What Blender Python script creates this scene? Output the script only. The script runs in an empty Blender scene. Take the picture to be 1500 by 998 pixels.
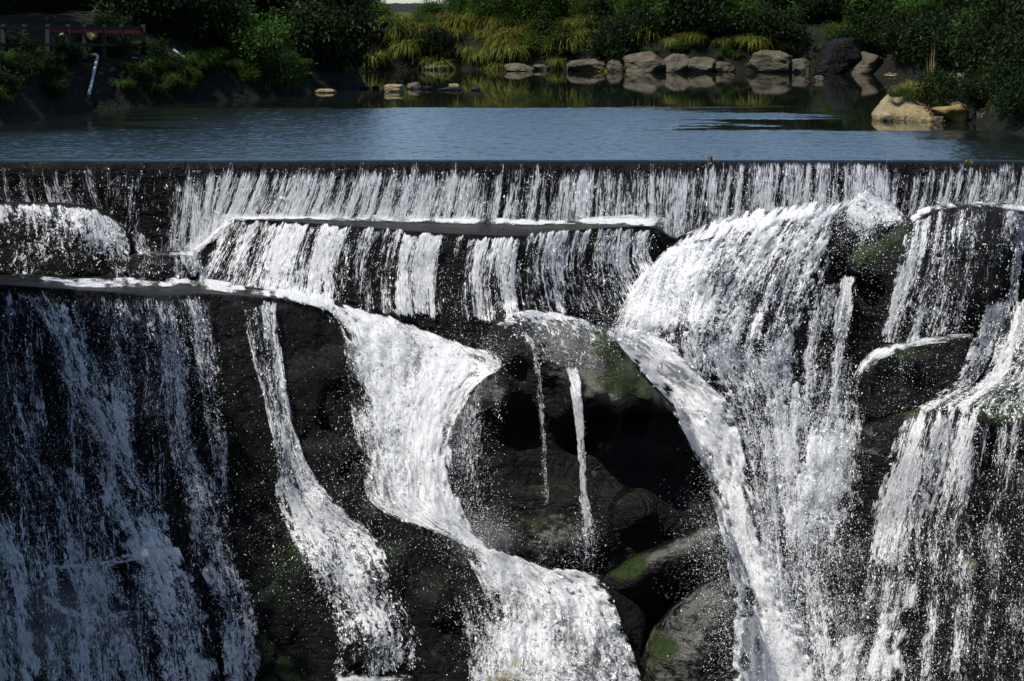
import bpy, math, random
import numpy as np
from mathutils.bvhtree import BVHTree
from mathutils import Vector
R = np.random.default_rng(7)
random.seed(7)
SC = bpy.context.scene
COL = SC.collection
F, CX, HC = 2500.0, 750.0, 5.66          # focal length in picture units, principal column, eye height above the pool

def W(x, y, Y):
    """point at distance Y on the sight line through (x, y)"""
    x, y, Y = np.broadcast_arrays(np.asarray(x, float), np.asarray(y, float), np.asarray(Y, float))
    return np.stack([(x - CX) * Y / F, Y, HC - y * Y / F], -1)

# ------------------------------------------------------------------ noise
def _hash(ix, iy, iz, s):
    h = (ix.astype(np.int64) * 374761393 + iy.astype(np.int64) * 668265263 + iz.astype(np.int64) * 2147483647 + s * 974634777) & 0xFFFFFFFF
    h = ((h ^ (h >> 13)) * 1274126177) & 0xFFFFFFFF
    h = ((h ^ (h >> 16)) * 2246822519) & 0xFFFFFFFF
    return ((h ^ (h >> 15)) & 0xFFFFFF) / float(0xFFFFFF)

def vnoise(x, y, z=0.0, s=0):
    x, y, z = np.broadcast_arrays(np.asarray(x, float), np.asarray(y, float), np.asarray(z, float))
    ix, iy, iz = np.floor(x), np.floor(y), np.floor(z)
    fx, fy, fz = x - ix, y - iy, z - iz
    fx = fx * fx * fx * (fx * (fx * 6 - 15) + 10); fy = fy * fy * fy * (fy * (fy * 6 - 15) + 10); fz = fz * fz * fz * (fz * (fz * 6 - 15) + 10)
    o = 0
    for a in (0, 1):
        for b in (0, 1):
            for c in (0, 1):
                o = o + _hash(ix + a, iy + b, iz + c, s) * (fx if a else 1 - fx) * (fy if b else 1 - fy) * (fz if c else 1 - fz)
    return o

def fbm(x, y, z=0.0, s=0, o=4, gain=.5):
    t, a, n = 0, 1.0, 0
    for i in range(o):
        t = t + a * (vnoise(x * 2**i + 17.3 * i, y * 2**i + 9.1 * i, np.asarray(z) * 2**i + 3.7 * i, s + i) - .5); n += a; a *= gain
    return t / n * 2

def worley(x, y, z, s=0):
    ix, iy, iz = np.floor(x), np.floor(y), np.floor(z)
    b1 = np.full(x.shape, 9.0); b2 = b1.copy(); cid = np.zeros(x.shape)
    for a in (-1, 0, 1):
        for b in (-1, 0, 1):
            for c in (-1, 0, 1):
                jx, jy, jz = ix + a, iy + b, iz + c
                d = np.sqrt((jx + _hash(jx, jy, jz, s) - x)**2 + (jy + _hash(jx, jy, jz, s + 1) - y)**2 + (jz + _hash(jx, jy, jz, s + 2) - z)**2)
                cl = d < b1
                b2 = np.where(cl, b1, np.minimum(b2, d)); cid = np.where(cl, _hash(jx, jy, jz, s + 3), cid); b1 = np.where(cl, d, b1)
    return b1, b2, cid

def sstep(a, b, x):
    t = np.clip((x - a) / (b - a), 0, 1)
    return t * t * (3 - 2 * t)

# ------------------------------------------------------------------ objects
def mesh_from(name, v, faces, mat=None, smooth=True):
    """v (n,3); faces: an (m,k) int array or a list of such arrays"""
    me = bpy.data.meshes.new(name)
    fl = faces if isinstance(faces, list) else [faces]
    fl = [np.asarray(f, np.int32) for f in fl if len(f)]
    v = np.asarray(v, np.float32)
    tot = np.concatenate([np.full(len(f), f.shape[1], np.int32) for f in fl])
    li = np.concatenate([f.ravel() for f in fl])
    st = np.concatenate([[0], np.cumsum(tot)[:-1]]).astype(np.int32)
    me.vertices.add(len(v)); me.vertices.foreach_set('co', v.ravel())
    me.loops.add(len(li)); me.loops.foreach_set('vertex_index', li)
    me.polygons.add(len(tot)); me.polygons.foreach_set('loop_start', st); me.polygons.foreach_set('loop_total', tot)
    me.polygons.foreach_set('use_smooth', np.full(len(tot), smooth, bool))
    me.update(calc_edges=True)
    if mat: me.materials.append(mat)
    return me

def fattr(me, name, vals):
    a = me.attributes.new(name, 'FLOAT', 'POINT'); a.data.foreach_set('value', np.asarray(vals, np.float32).ravel())

def uvset(me, uv):
    l = me.uv_layers.new(name='UVMap')
    idx = np.empty(len(me.loops), np.int32); me.loops.foreach_get('vertex_index', idx)
    l.data.foreach_set('uv', np.asarray(uv, np.float32)[idx].ravel())

def link(name, data, parent=None, loc=None, label=None, cat=None, group=None, kind=None):
    o = bpy.data.objects.new(name, data); COL.objects.link(o)
    if parent is not None: o.parent = parent
    if loc is not None: o.location = loc
    tag(o, label, cat, group, kind)
    return o

def tag(o, label=None, cat=None, group=None, kind=None):
    if label: o['label'] = label
    if cat: o['category'] = cat
    if group: o['group'] = group
    if kind: o['kind'] = kind
    return o

def gridfaces(nr, nc, off=0, wrap=False):
    r = np.arange(nr - 1)[:, None]; c = np.arange(nc if wrap else nc - 1)[None, :]
    c2 = (c + 1) % nc
    a = r * nc + c; b = r * nc + c2; d = (r + 1) * nc + c; e = (r + 1) * nc + c2
    return np.stack([a, d, e, b], -1).reshape(-1, 4) + off

# ------------------------------------------------------------------ materials
class NT:
    def __init__(s, name):
        s.m = bpy.data.materials.new(name); s.m.use_nodes = True
        s.t = s.m.node_tree; s.t.nodes.clear()
        s.out = s.t.nodes.new('ShaderNodeOutputMaterial')
    def n(s, ty, ins=None, **kw):
        nd = s.t.nodes.new(ty)
        for k, v in kw.items(): setattr(nd, k, v)
        for k, v in (ins or {}).items():
            sk = nd.inputs[k]
            if hasattr(v, 'is_linked') or isinstance(v, bpy.types.NodeSocket): s.t.links.new(v, sk)
            else: sk.default_value = v
        return nd
    def math(s, op, a, b=None, c=None, clamp=False):
        nd = s.t.nodes.new('ShaderNodeMath'); nd.operation = op; nd.use_clamp = clamp
        for i, v in enumerate((a, b, c)):
            if v is None: continue
            if isinstance(v, bpy.types.NodeSocket): s.t.links.new(v, nd.inputs[i])
            else: nd.inputs[i].default_value = v
        return nd.outputs[0]
    def ramp(s, f, a, b, c=0., d=1., smooth=True):
        nd = s.t.nodes.new('ShaderNodeMapRange'); nd.interpolation_type = 'SMOOTHSTEP' if smooth else 'LINEAR'
        for i, v in enumerate((f, a, b, c, d)):
            if isinstance(v, bpy.types.NodeSocket): s.t.links.new(v, nd.inputs[i])
            else: nd.inputs[i].default_value = v
        return nd.outputs[0]
    def mix(s, f, a, b):
        nd = s.t.nodes.new('ShaderNodeMix'); nd.data_type = 'RGBA'
        for k, v in ((0, f), (6, a), (7, b)):
            if isinstance(v, bpy.types.NodeSocket): s.t.links.new(v, nd.inputs[k])
            else: nd.inputs[k].default_value = v if k == 0 else (*v, 1)[:4]
        return nd.outputs[2]
    def done(s, surf):
        s.t.links.new(surf, s.out.inputs[0]); return s.m
    def attr(s, name):
        return s.n('ShaderNodeAttribute', attribute_name=name).outputs['Fac']
    def noise(s, vec, scale, detail=4, rough=.55, dist=0.):
        return s.n('ShaderNodeTexNoise', {'Vector': vec, 'Scale': scale, 'Detail': detail, 'Roughness': rough, 'Distortion': dist}).outputs['Fac']

def rock_mat(name, dark, light, moss=0.5, mosscol=(.035, .06, .008), rough=.55, scale=1.0, spec=.35, bump=1.0, stain=None, wet=False, pale=None):
    k = NT(name)
    pos = k.n('ShaderNodeTexCoord').outputs['Object']
    geo = k.n('ShaderNodeNewGeometry')
    n1 = k.noise(pos, .55 * scale, 6, .6); n2 = k.noise(pos, 3.2 * scale, 6, .65); n3 = k.noise(pos, 16 * scale, 5, .7)
    st = k.n('ShaderNodeMapping', {'Vector': pos, 'Scale': (1.0 * scale, 1.0 * scale, 5 * scale)}).outputs[0]
    n4 = k.noise(st, 1.1, 5, .65, .6)
    f = k.ramp(k.math('ADD', k.math('MULTIPLY', n1, .6), k.math('ADD', k.math('MULTIPLY', n2, .35), k.math('MULTIPLY', n4, .3))), .42, .82)
    c = k.mix(f, dark, light)
    c = k.mix(k.ramp(n3, .3, .62, .0, .55), c, tuple(v * .45 for v in dark))
    if pale: c = k.mix(k.ramp(k.math('ADD', k.attr('pale'), k.math('MULTIPLY', k.math('SUBTRACT', k.math('ADD', k.math('MULTIPLY', n2, .6), k.math('MULTIPLY', n4, .4)), .5), 3.2)), .35, .8), c, k.mix(n3, tuple(v * .45 for v in pale), tuple(v * 1.3 for v in pale)))  # paler grey painted in where sunlight catches the rock
    if stain: c = k.mix(k.ramp(k.noise(pos, 1.3 * scale, 3, .5), .55, .66), c, stain)
    if moss > 0:
        up = k.n('ShaderNodeSeparateXYZ', {0: geo.outputs['Normal']}).outputs[2]
        mo = k.math('ADD', k.math('MULTIPLY', up, .55), k.math('ADD', k.math('MULTIPLY', n1, 1.1), k.math('MULTIPLY', n2, .55)))
        mo = k.math('ADD', mo, k.attr('moss'))
        mo = k.math('ADD', mo, k.math('MULTIPLY', k.math('SUBTRACT', n3, .5), 1.5))
        mf = k.ramp(mo, 1.5 - moss, 1.9 - moss)
        mc = k.mix(n3, tuple(v * .5 for v in mosscol), tuple(v * 1.5 for v in mosscol))
        c = k.mix(mf, c, mc)
    h = k.math('ADD', k.math('MULTIPLY', n2, .5), k.math('ADD', k.math('MULTIPLY', n3, .16), k.math('MULTIPLY', n4, .5)))
    wp = k.n('ShaderNodeVectorMath', {0: k.n('ShaderNodeMapping', {'Vector': pos, 'Scale': (scale, scale, 1.5 * scale), 'Rotation': (.3, .25, 0)}).outputs[0], 1: k.n('ShaderNodeTexNoise', {'Vector': pos, 'Scale': 1.7 * scale, 'Detail': 3}).outputs['Color']}, operation='ADD').outputs[0]
    ck = k.n('ShaderNodeTexVoronoi', {'Vector': wp, 'Scale': .9}, feature='DISTANCE_TO_EDGE').outputs['Distance']
    ck2 = k.n('ShaderNodeTexVoronoi', {'Vector': wp, 'Scale': 2.6}, feature='F1').outputs['Distance']
    h = k.math('ADD', h, k.math('ADD', k.math('MULTIPLY', k.ramp(ck, 0, .05), .10), k.math('MULTIPLY', ck2, .22)))
    b = k.n('ShaderNodeBump', {'Height': h, 'Strength': .9 * bump, 'Distance': .22 / scale})
    upz = k.n('ShaderNodeSeparateXYZ', {0: geo.outputs['Normal']}).outputs[2]
    wetf = k.math('MULTIPLY', k.ramp(upz, .55, .9), 1.0 if wet else 0.0)
    r = k.ramp(wetf, 0, 1, k.ramp(n2, .3, .7, rough - (.28 if wet else .15), rough + .2), .38)
    spec = k.ramp(wetf, 0, 1, spec, .22)
    p = k.n('ShaderNodeBsdfPrincipled', {'Base Color': c, 'Roughness': r, 'Specular IOR Level': spec, 'Normal': b.outputs[0]})
    return k.done(p.outputs[0])

def water_mat(name, sharp=.15, lump=.6, base=.40, fine=1.7, web=1.0, wob=1.0, veil=.12, low=.45, ani=1.6):
    """torn falling water: opaque aerated threads, holes between them; 'dens' says how much water there is"""
    k = NT(name)
    uv = k.n('ShaderNodeUVMap').outputs[0]
    dens = k.attr('dens')
    wb = k.n('ShaderNodeTexNoise', {'Vector': uv, 'Scale': 1.1, 'Detail': 3, 'Roughness': .6}).outputs['Color']
    off = k.n('ShaderNodeVectorMath', {0: wb, 1: (.5, .5, .5)}, operation='SUBTRACT').outputs[0]
    off = k.n('ShaderNodeVectorMath', {0: off, 1: (1.3 * wob, 1.1 * wob, 0)}, operation='MULTIPLY').outputs[0]
    uvd = k.n('ShaderNodeVectorMath', {0: uv, 1: off}, operation='ADD').outputs[0]
    v = k.n('ShaderNodeTexVoronoi', {'Vector': uvd, 'Scale': 1.0}, feature='DISTANCE_TO_EDGE', voronoi_dimensions='2D').outputs['Distance']
    v2 = k.n('ShaderNodeTexVoronoi', {'Vector': uvd, 'Scale': 2.6}, feature='DISTANCE_TO_EDGE', voronoi_dimensions='2D').outputs['Distance']
    st = k.n('ShaderNodeMapping', {'Vector': uvd, 'Scale': (4.4, .38, 1)}).outputs[0]
    n1 = k.noise(st, 1.0, 5, .7)
    n2 = k.noise(uvd, 2.2, 5, .7)
    n0 = k.noise(uv, .3, 3, .55)
    nf = k.noise(k.n('ShaderNodeMapping', {'Vector': uvd, 'Scale': (9.0 * ani, 6.0 / ani, 1)}).outputs[0], 1.0, 4, .75)
    g = k.math('ADD', k.math('MULTIPLY', v, .55 * web), k.math('MULTIPLY', v2, .45 * web))
    for q, am in ((n2, .95), (n1, 1.5), (n0, 1.1), (nf, fine)):
        g = k.math('ADD', g, k.math('MULTIPLY', k.math('SUBTRACT', q, .5), am))
    g = k.math('ADD', g, base)
    a = k.ramp(g, k.math('SUBTRACT', dens, sharp), k.math('ADD', dens, sharp), 1., 0.)
    fs_ = k.noise(k.n('ShaderNodeMapping', {'Vector': uvd, 'Scale': (9, 1.6, 1)}).outputs[0], 1.0, 4, .7)
    vl = k.math('MULTIPLY', k.ramp(dens, .3, .95), k.ramp(k.math('ADD', k.math('MULTIPLY', fs_, .6), k.math('MULTIPLY', nf, .4)), .33, .68))
    vl = k.math('MULTIPLY', vl, veil)
    thin = k.ramp(k.math('ADD', k.math('MULTIPLY', n2, .45), k.math('ADD', k.math('MULTIPLY', nf, .35), k.math('MULTIPLY', n1, .2))), .40, .60, 1.0, low)
    a = k.math('MULTIPLY', k.math('MAXIMUM', a, vl), thin)
    h = k.math('SUBTRACT', k.math('MULTIPLY', dens, .3), g)
    b = k.n('ShaderNodeBump', {'Height': h, 'Strength': lump, 'Distance': .05})
    p = k.n('ShaderNodeBsdfPrincipled', {'Base Color': (.9, .905, .91, 1), 'Roughness': .5, 'Specular IOR Level': .25, 'Normal': b.outputs[0]})
    tr = k.n('ShaderNodeBsdfTranslucent', {'Color': (.9, .91, .92, 1), 'Normal': b.outputs[0]})
    m1 = k.n('ShaderNodeMixShader', {0: .4, 1: p.outputs[0], 2: tr.outputs[0]})
    m2 = k.n('ShaderNodeMixShader', {0: a, 1: k.n('ShaderNodeBsdfTransparent').outputs[0], 2: m1.outputs[0]})
    return k.done(m2.outputs[0])

def drop_mat():
    k = NT('white_drops')
    p = k.n('ShaderNodeBsdfPrincipled', {'Base Color': (.86, .87, .88, 1), 'Roughness': .6, 'Specular IOR Level': .25})
    tr = k.n('ShaderNodeBsdfTranslucent', {'Color': (.86, .87, .88, 1)})
    return k.done(k.n('ShaderNodeMixShader', {0: .4, 1: p.outputs[0], 2: tr.outputs[0]}).outputs[0])

def plain(name, col, rough=.6, metal=0, spec=.4, var=.3, scale=6):
    k = NT(name)
    pos = k.n('ShaderNodeTexCoord').outputs['Object']
    c = k.mix(k.noise(pos, scale, 5, .6), tuple(v * (1 - var) for v in col), tuple(min(1, v * (1 + var)) for v in col))
    p = k.n('ShaderNodeBsdfPrincipled', {'Base Color': c, 'Roughness': rough, 'Metallic': metal, 'Specular IOR Level': spec})
    return k.done(p.outputs[0])

def leaf_mat(name, c1, c2, trans=.35, rough=.55):
    k = NT(name)
    a = k.attr('tint'); r = k.n('ShaderNodeObjectInfo').outputs['Random']
    c = k.mix(a, c1, c2)
    hsv = k.n('ShaderNodeHueSaturation', {'Hue': k.ramp(r, 0, 1, .485, .515, False), 'Value': k.ramp(r, 0, 1, .75, 1.25, False), 'Color': c}).outputs[0]
    p = k.n('ShaderNodeBsdfPrincipled', {'Base Color': hsv, 'Roughness': rough, 'Specular IOR Level': .1})
    tr = k.n('ShaderNodeBsdfTranslucent', {'Color': hsv})
    return k.done(k.n('ShaderNodeMixShader', {0: trans, 1: p.outputs[0], 2: tr.outputs[0]}).outputs[0])

ROCK = rock_mat('wet_dark_rock', (.001, .001, .0011), (.006, .0056, .005), moss=.05, mosscol=(.007, .014, .003), spec=.09, bump=1.5, wet=True)
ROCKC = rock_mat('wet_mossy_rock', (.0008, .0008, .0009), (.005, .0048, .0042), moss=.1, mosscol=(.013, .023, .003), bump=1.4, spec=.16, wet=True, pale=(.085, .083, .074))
TAN = rock_mat('tan_sandstone', (.11, .085, .04), (.30, .24, .12), moss=.0, rough=.75, scale=1.8)
GREYR = rock_mat('grey_bank_rock', (.022, .018, .011), (.13, .108, .066), moss=.1, rough=.75, scale=1.2)
SOIL = rock_mat('bank_soil', (.003, .0026, .0016), (.009, .0075, .004), moss=.35, mosscol=(.006, .010, .002), rough=.8, scale=.6, spec=.15)
CONC = rock_mat('wet_concrete', (.0012, .0012, .0012), (.005, .0045, .004), moss=.05, rough=.5, scale=.8, spec=.08)
FALL = water_mat('falling_water')
SOFT = water_mat('churning_water', sharp=.34, lump=.8, base=.44, fine=1.7, web=.55, veil=.72, low=.84, ani=1.15)
STRAND = water_mat('curtain_water', sharp=.13, lump=.6, base=.36, fine=1.3, web=.8, wob=.35, veil=.15)
DROP = drop_mat()
# ------------------------------------------------------------------ the gorge wall (one continuous sheet of bedrock)
def rockdisp(p, amp=1.0, s=0, flute=1.0):
    """relief of the bedrock in metres towards the viewer, from world positions"""
    x, y, z = p[..., 0], p[..., 1], p[..., 2]
    big = fbm(x * .28, z * .22, y * .28, s + 1, 4) * .75
    f1, f2, cid = worley(x * .75, y * .5, z * .55, s + 5)
    blk = (cid - .5) * .42 * sstep(.0, .22, f2 - f1)
    f1, f2, cid = worley(x * 2.1 + .3 * z, y * 1.3, z * 1.3, s + 9)
    blk2 = (cid - .5) * .16 * sstep(0, .25, f2 - f1)
    fl = (1 - np.abs(fbm(x * 1.3 + z * .12, z * .12, 3.3, s + 3, 3))) * .3 * flute
    lay = fbm(x * .15, z * 2.2, 8.1, s + 4, 3) * .09
    fine = fbm(x * 4, z * 3.2, y * 4, s + 7, 4) * .09
    return amp * (big + blk + blk2 + fl + lay + fine - .2)

# columns of the profile: x, then (row, distance) for: drop foot, shelf rim, face foot, lower rim, mid face, base
PROF = [
 (-300, (300,60), (306,58.8), (398,57.6), (412,53.0), (700,50.0), (1080,46.5)),
 (0,    (298,60), (306,58.8), (402,57.8), (417,53.4), (700,50.6), (1080,47.0)),
 (165,  (330,60), (336,59.2), (405,58.0), (428,54.0), (700,51.2), (1080,47.3)),
 (230,  (368,60), (374,59.1), (405,58.2), (434,54.4), (700,51.6), (1080,47.6)),
 (290,  (370,60), (376,59.1), (407,58.2), (430,55.0), (700,51.8), (1080,48.0)),
 (335,  (318,60), (321,59.4), (412,58.1), (432,55.6), (700,52.2), (1080,48.4)),
 (420,  (318,60), (324,58.8), (422,57.6), (438,56.0), (740,53.0), (1080,49.0)),
 (500,  (320,60), (330,58.2), (440,57.3), (455,56.5), (740,53.6), (1080,49.5)),
 (570,  (321,60), (336,57.6), (466,56.9), (480,56.5), (740,53.6), (1080,49.5)),
 (650,  (321,60), (342,57.1), (492,56.4), (512,56.1), (775,53.2), (1080,49.5)),
 (760,  (321,60), (346,56.5), (505,55.9), (530,55.6), (815,53.2), (1080,49.6)),
 (880,  (321,60), (334,57.7), (482,56.9), (505,56.4), (832,53.4), (1080,49.8)),
 (960,  (322,60), (331,58.6), (430,57.9), (470,57.2), (800,54.2), (1080,51.0)),
 (985,  (345,60), (355,59.4), (410,58.6), (480,57.2), (800,54.2), (1080,51.2)),
 (1040, (322,60), (332,59.2), (372,58.4), (500,56.4), (800,54.4), (1080,51.6)),
 (1110, (306,60), (316,59.0), (352,58.2), (520,56.2), (800,54.4), (1080,51.8)),
 (1200, (298,60), (308,59.0), (380,58.1), (550,56.6), (800,54.6), (1080,51.8)),
 (1260, (290,60), (330,59.4), (430,58.8), (580,57.0), (800,54.6), (1080,51.6)),
 (1330, (318,60), (328,59.3), (450,58.6), (600,56.6), (800,54.4), (1080,51.4)),
 (1400, (302,60), (310,59.3), (470,58.3), (600,56.2), (800,54.0), (1080,51.0)),
 (1500, (302,60), (310,59.3), (430,58.2), (570,55.8), (800,53.6), (1080,50.6)),
 (1800, (302,60), (310,59.3), (430,58.0), (570,55.4), (800,53.0), (1080,50.0)),
]
px = np.arange(-300, 1801, 3.0)
knots = [0.0, .035, .22, .27, .60, 1.0]
tt = np.unique(np.concatenate([np.linspace(0, .035, 8), np.linspace(.035, .22, 48), np.linspace(.22, .27, 16), np.linspace(.27, 1, 205)]))
pxs = np.array([c[0] for c in PROF], float)
def smoothx(a, k=9):
    pad = np.pad(a, k, mode='edge'); w = np.hanning(2 * k + 1); return np.convolve(pad, w / w.sum(), 'valid')
rows = np.stack([smoothx(np.interp(px, pxs, [c[1 + i][0] for c in PROF])) for i in range(6)])
deps = np.stack([smoothx(np.interp(px, pxs, [c[1 + i][1] for c in PROF])) for i in range(6)])
cy = np.stack([np.interp(tt, knots, rows[:, j]) for j in range(len(px))], 1)
cY = np.stack([np.interp(tt, knots, deps[:, j]) for j in range(len(px))], 1)
cxg = np.broadcast_to(px[None, :], cy.shape)
p0 = W(cxg, cy, cY)
shelf = sstep(.03, .06, tt) * (1 - sstep(.21, .225, tt)) + sstep(.255, .3, tt)      # the shelves themselves stay smooth
left = sstep(520, 300, cxg)
d = rockdisp(p0, 1.0, 3) * (.25 + .75 * shelf[:, None])
Yc = cY - d * (.55 + .15 * left)
# smooth ridge that the left streams run between
xs_, zs_ = p0[..., 0], p0[..., 2]
Yc -= left * sstep(.27, .5, tt)[:, None] * .55 * np.sin((xs_ + (zs_ + 4) * .28) * 1.5 + 1.2)
pc = W(cxg, cy, Yc)
nr, nc = cy.shape
# skirt: the sheet turns back under the weir so that it has a body
cl_v = [pc.reshape(-1, 3)]
back = pc[0].copy(); back[:, 1] = 62; back[:, 2] -= .1
cl_v.append(back)
cl_f = [gridfaces(nr, nc)]
top = np.arange(nc); bk = nr * nc + np.arange(nc)
cl_f.append(np.stack([bk[:-1], top[:-1], top[1:], bk[1:]], -1))
cl_v = np.concatenate(cl_v); cl_f = np.concatenate(cl_f)
me = mesh_from('gorge_wall', cl_v, cl_f, ROCK)
moss = sstep(.45, .7, tt)[:, None] * sstep(700, 350, cxg) * sstep(250, 420, cxg) * .55
fattr(me, 'moss', np.concatenate([moss.ravel(), np.zeros(nc)]))
link('cliff_terrain', me, label='dark wet bedrock steps under the whole waterfall', kind='structure')

# ------------------------------------------------------------------ boulders: traced outline, own distance, full round body
def catmull(pts, n, closed=True):
    P = np.asarray(pts, float)
    if closed: P = np.vstack([P[-1], P, P[0], P[1]])
    else: P = np.vstack([2 * P[0] - P[1], P, 2 * P[-1] - P[-2]])
    out = []
    for i in range(1, len(P) - 2):
        u = np.linspace(0, 1, 16, endpoint=False)[:, None]
        a, b, c, d_ = P[i - 1], P[i], P[i + 1], P[i + 2]
        out.append(.5 * ((2 * b) + (c - a) * u + (2 * a - 5 * b + 4 * c - d_) * u**2 + (3 * b - a - 3 * c + d_) * u**3))
    out = np.concatenate(out + [P[-2:-1]])
    s = np.concatenate([[0], np.cumsum(np.linalg.norm(np.diff(out, axis=0), axis=1))])
    q = np.linspace(0, s[-1], n, endpoint=not closed)
    return np.stack([np.interp(q, s, out[:, 0]), np.interp(q, s, out[:, 1])], -1)

SOLIDS = [(cl_v, cl_f)]
def boulder(outline, ctl, T=1.4, back=2.0, na=200, nr_=70, relief=.5, seed=0, rnd=3.0, power=3.0, center=None, mosspts=(), jag=.5, blocky=1.0, fs=1.0, palepts=()):
    o = catmull(outline, na); c = np.array(center if center else o.mean(0), float)
    r = np.concatenate([np.linspace(0.02, .8, nr_ * 2 // 3, endpoint=False), np.linspace(.8, 1, nr_ - nr_ * 2 // 3)])
    q = c + r[:, None, None] * (o - c)[None]
    x, y = q[..., 0], q[..., 1]
    ctl = np.asarray(ctl, float)
    w = 1 / (((x[..., None] - ctl[:, 0])**2 + (y[..., None] - ctl[:, 1])**2) + 60.0)**(power / 2)
    Yf = (w * ctl[:, 2]).sum(-1) / w.sum(-1)
    Yf = Yf + T * (1 - np.sqrt(np.clip(1 - r**rnd, 0, 1)))[:, None]
    Ym = Yf.mean()
    pf = W(x, y, Yf)
    d = rockdisp(pf * fs, relief, seed * 13 + 20, .6 * blocky)
    pf = pf.copy(); pf[..., 1] -= d * (1 - .5 * r**4)[:, None]
    e = (r**6)[:, None]
    pf[..., 0] += e * fbm(pf[..., 0] * 1.1 * fs, pf[..., 2] * 1.1 * fs, 5.5, seed + 50, 4) * .28 * jag
    pf[..., 2] += e * fbm(pf[..., 0] * 1.1 * fs, pf[..., 2] * 1.1 * fs, 9.5, seed + 60, 4) * .28 * jag
    # back half
    ce = pf[-1].mean(0); rb = [.97, .85, .6, .3, .05]
    pb = []
    for k, q_ in enumerate(rb):
        ring = ce + (pf[-1] - ce) * q_
        ring[:, 1] = pf[-1][:, 1] * q_ + ce[1] * (1 - q_) + back * math.sqrt(max(0, 1 - q_ * q_)) + .15
        pb.append(ring)
    v = np.concatenate([pf.reshape(-1, 3)] + pb)
    nrr = nr_ + len(rb)
    f = gridfaces(nrr, na, wrap=True)[:, ::-1]
    caps = [np.arange(na)[None, :], (np.arange(na) + (nrr - 1) * na)[None, ::-1]]
    SOLIDS.append((v, f))
    m = np.zeros(len(v))
    for (mx, my, mr, mv) in mosspts:
        m[:nr_ * na] += (mv * np.exp(-((x - mx)**2 + (y - my)**2) / mr**2)).ravel()
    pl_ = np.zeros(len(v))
    for (mx, my, mr, mv) in palepts: pl_[:nr_ * na] += (mv * np.exp(-((x - mx)**2 + (y - my)**2) / mr**2)).ravel()  # sunlit patches, put into the rock colour
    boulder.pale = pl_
    return v, f, caps, m

def put_boulder(name, label, cat, mat, *a, **k):
    v, f, caps, m = boulder(*a, **k)
    base = np.array([v[:, 0].mean(), v[:, 1].mean(), v[:, 2].min()])
    me = mesh_from(name, v - base, [f] + caps, mat)
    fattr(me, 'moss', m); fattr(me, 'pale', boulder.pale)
    return link(name, me, loc=base, label=label, cat=cat)

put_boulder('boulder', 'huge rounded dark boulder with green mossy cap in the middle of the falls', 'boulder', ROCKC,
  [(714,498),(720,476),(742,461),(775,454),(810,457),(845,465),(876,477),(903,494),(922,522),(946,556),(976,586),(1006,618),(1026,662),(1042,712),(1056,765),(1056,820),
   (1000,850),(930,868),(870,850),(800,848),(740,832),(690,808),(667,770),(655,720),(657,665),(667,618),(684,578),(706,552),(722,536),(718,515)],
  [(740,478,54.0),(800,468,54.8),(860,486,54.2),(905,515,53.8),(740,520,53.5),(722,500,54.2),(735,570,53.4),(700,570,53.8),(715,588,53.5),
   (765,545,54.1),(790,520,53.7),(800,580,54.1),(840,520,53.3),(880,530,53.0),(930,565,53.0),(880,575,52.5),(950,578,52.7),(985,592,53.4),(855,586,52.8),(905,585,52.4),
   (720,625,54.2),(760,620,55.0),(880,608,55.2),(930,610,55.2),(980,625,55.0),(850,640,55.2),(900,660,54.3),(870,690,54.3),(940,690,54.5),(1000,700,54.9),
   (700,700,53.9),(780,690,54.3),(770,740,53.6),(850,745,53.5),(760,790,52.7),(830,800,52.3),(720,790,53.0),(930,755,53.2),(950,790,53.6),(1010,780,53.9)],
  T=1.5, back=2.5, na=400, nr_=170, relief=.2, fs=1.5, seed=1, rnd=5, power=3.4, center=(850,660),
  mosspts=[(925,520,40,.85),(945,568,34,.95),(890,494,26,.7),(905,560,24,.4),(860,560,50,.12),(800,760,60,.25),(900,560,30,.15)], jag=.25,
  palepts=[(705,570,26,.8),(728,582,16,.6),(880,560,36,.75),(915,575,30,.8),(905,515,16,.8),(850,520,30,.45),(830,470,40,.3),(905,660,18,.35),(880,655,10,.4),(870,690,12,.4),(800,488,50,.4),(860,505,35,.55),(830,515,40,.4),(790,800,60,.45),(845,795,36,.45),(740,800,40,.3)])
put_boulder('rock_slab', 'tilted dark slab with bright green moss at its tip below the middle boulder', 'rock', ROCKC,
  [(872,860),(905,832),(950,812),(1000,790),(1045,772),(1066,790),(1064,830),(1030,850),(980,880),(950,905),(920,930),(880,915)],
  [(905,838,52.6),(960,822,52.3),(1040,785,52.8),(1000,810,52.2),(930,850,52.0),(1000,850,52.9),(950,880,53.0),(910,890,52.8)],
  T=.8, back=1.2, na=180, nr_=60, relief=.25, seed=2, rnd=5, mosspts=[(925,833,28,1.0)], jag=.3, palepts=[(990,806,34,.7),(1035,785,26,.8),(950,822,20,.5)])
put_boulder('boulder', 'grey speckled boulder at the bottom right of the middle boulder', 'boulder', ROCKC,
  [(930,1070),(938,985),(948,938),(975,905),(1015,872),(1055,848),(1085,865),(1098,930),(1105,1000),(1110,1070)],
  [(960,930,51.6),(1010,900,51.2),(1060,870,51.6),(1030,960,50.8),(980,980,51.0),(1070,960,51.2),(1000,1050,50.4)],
  T=1.2, back=1.6, na=180, nr_=70, relief=.4, seed=3, rnd=5, mosspts=[(975,945,30,.6),(960,985,30,.4)], jag=.35, palepts=[(1010,905,50,.6),(980,960,40,.5),(1050,875,36,.6),(1000,1010,50,.4)])
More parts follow.
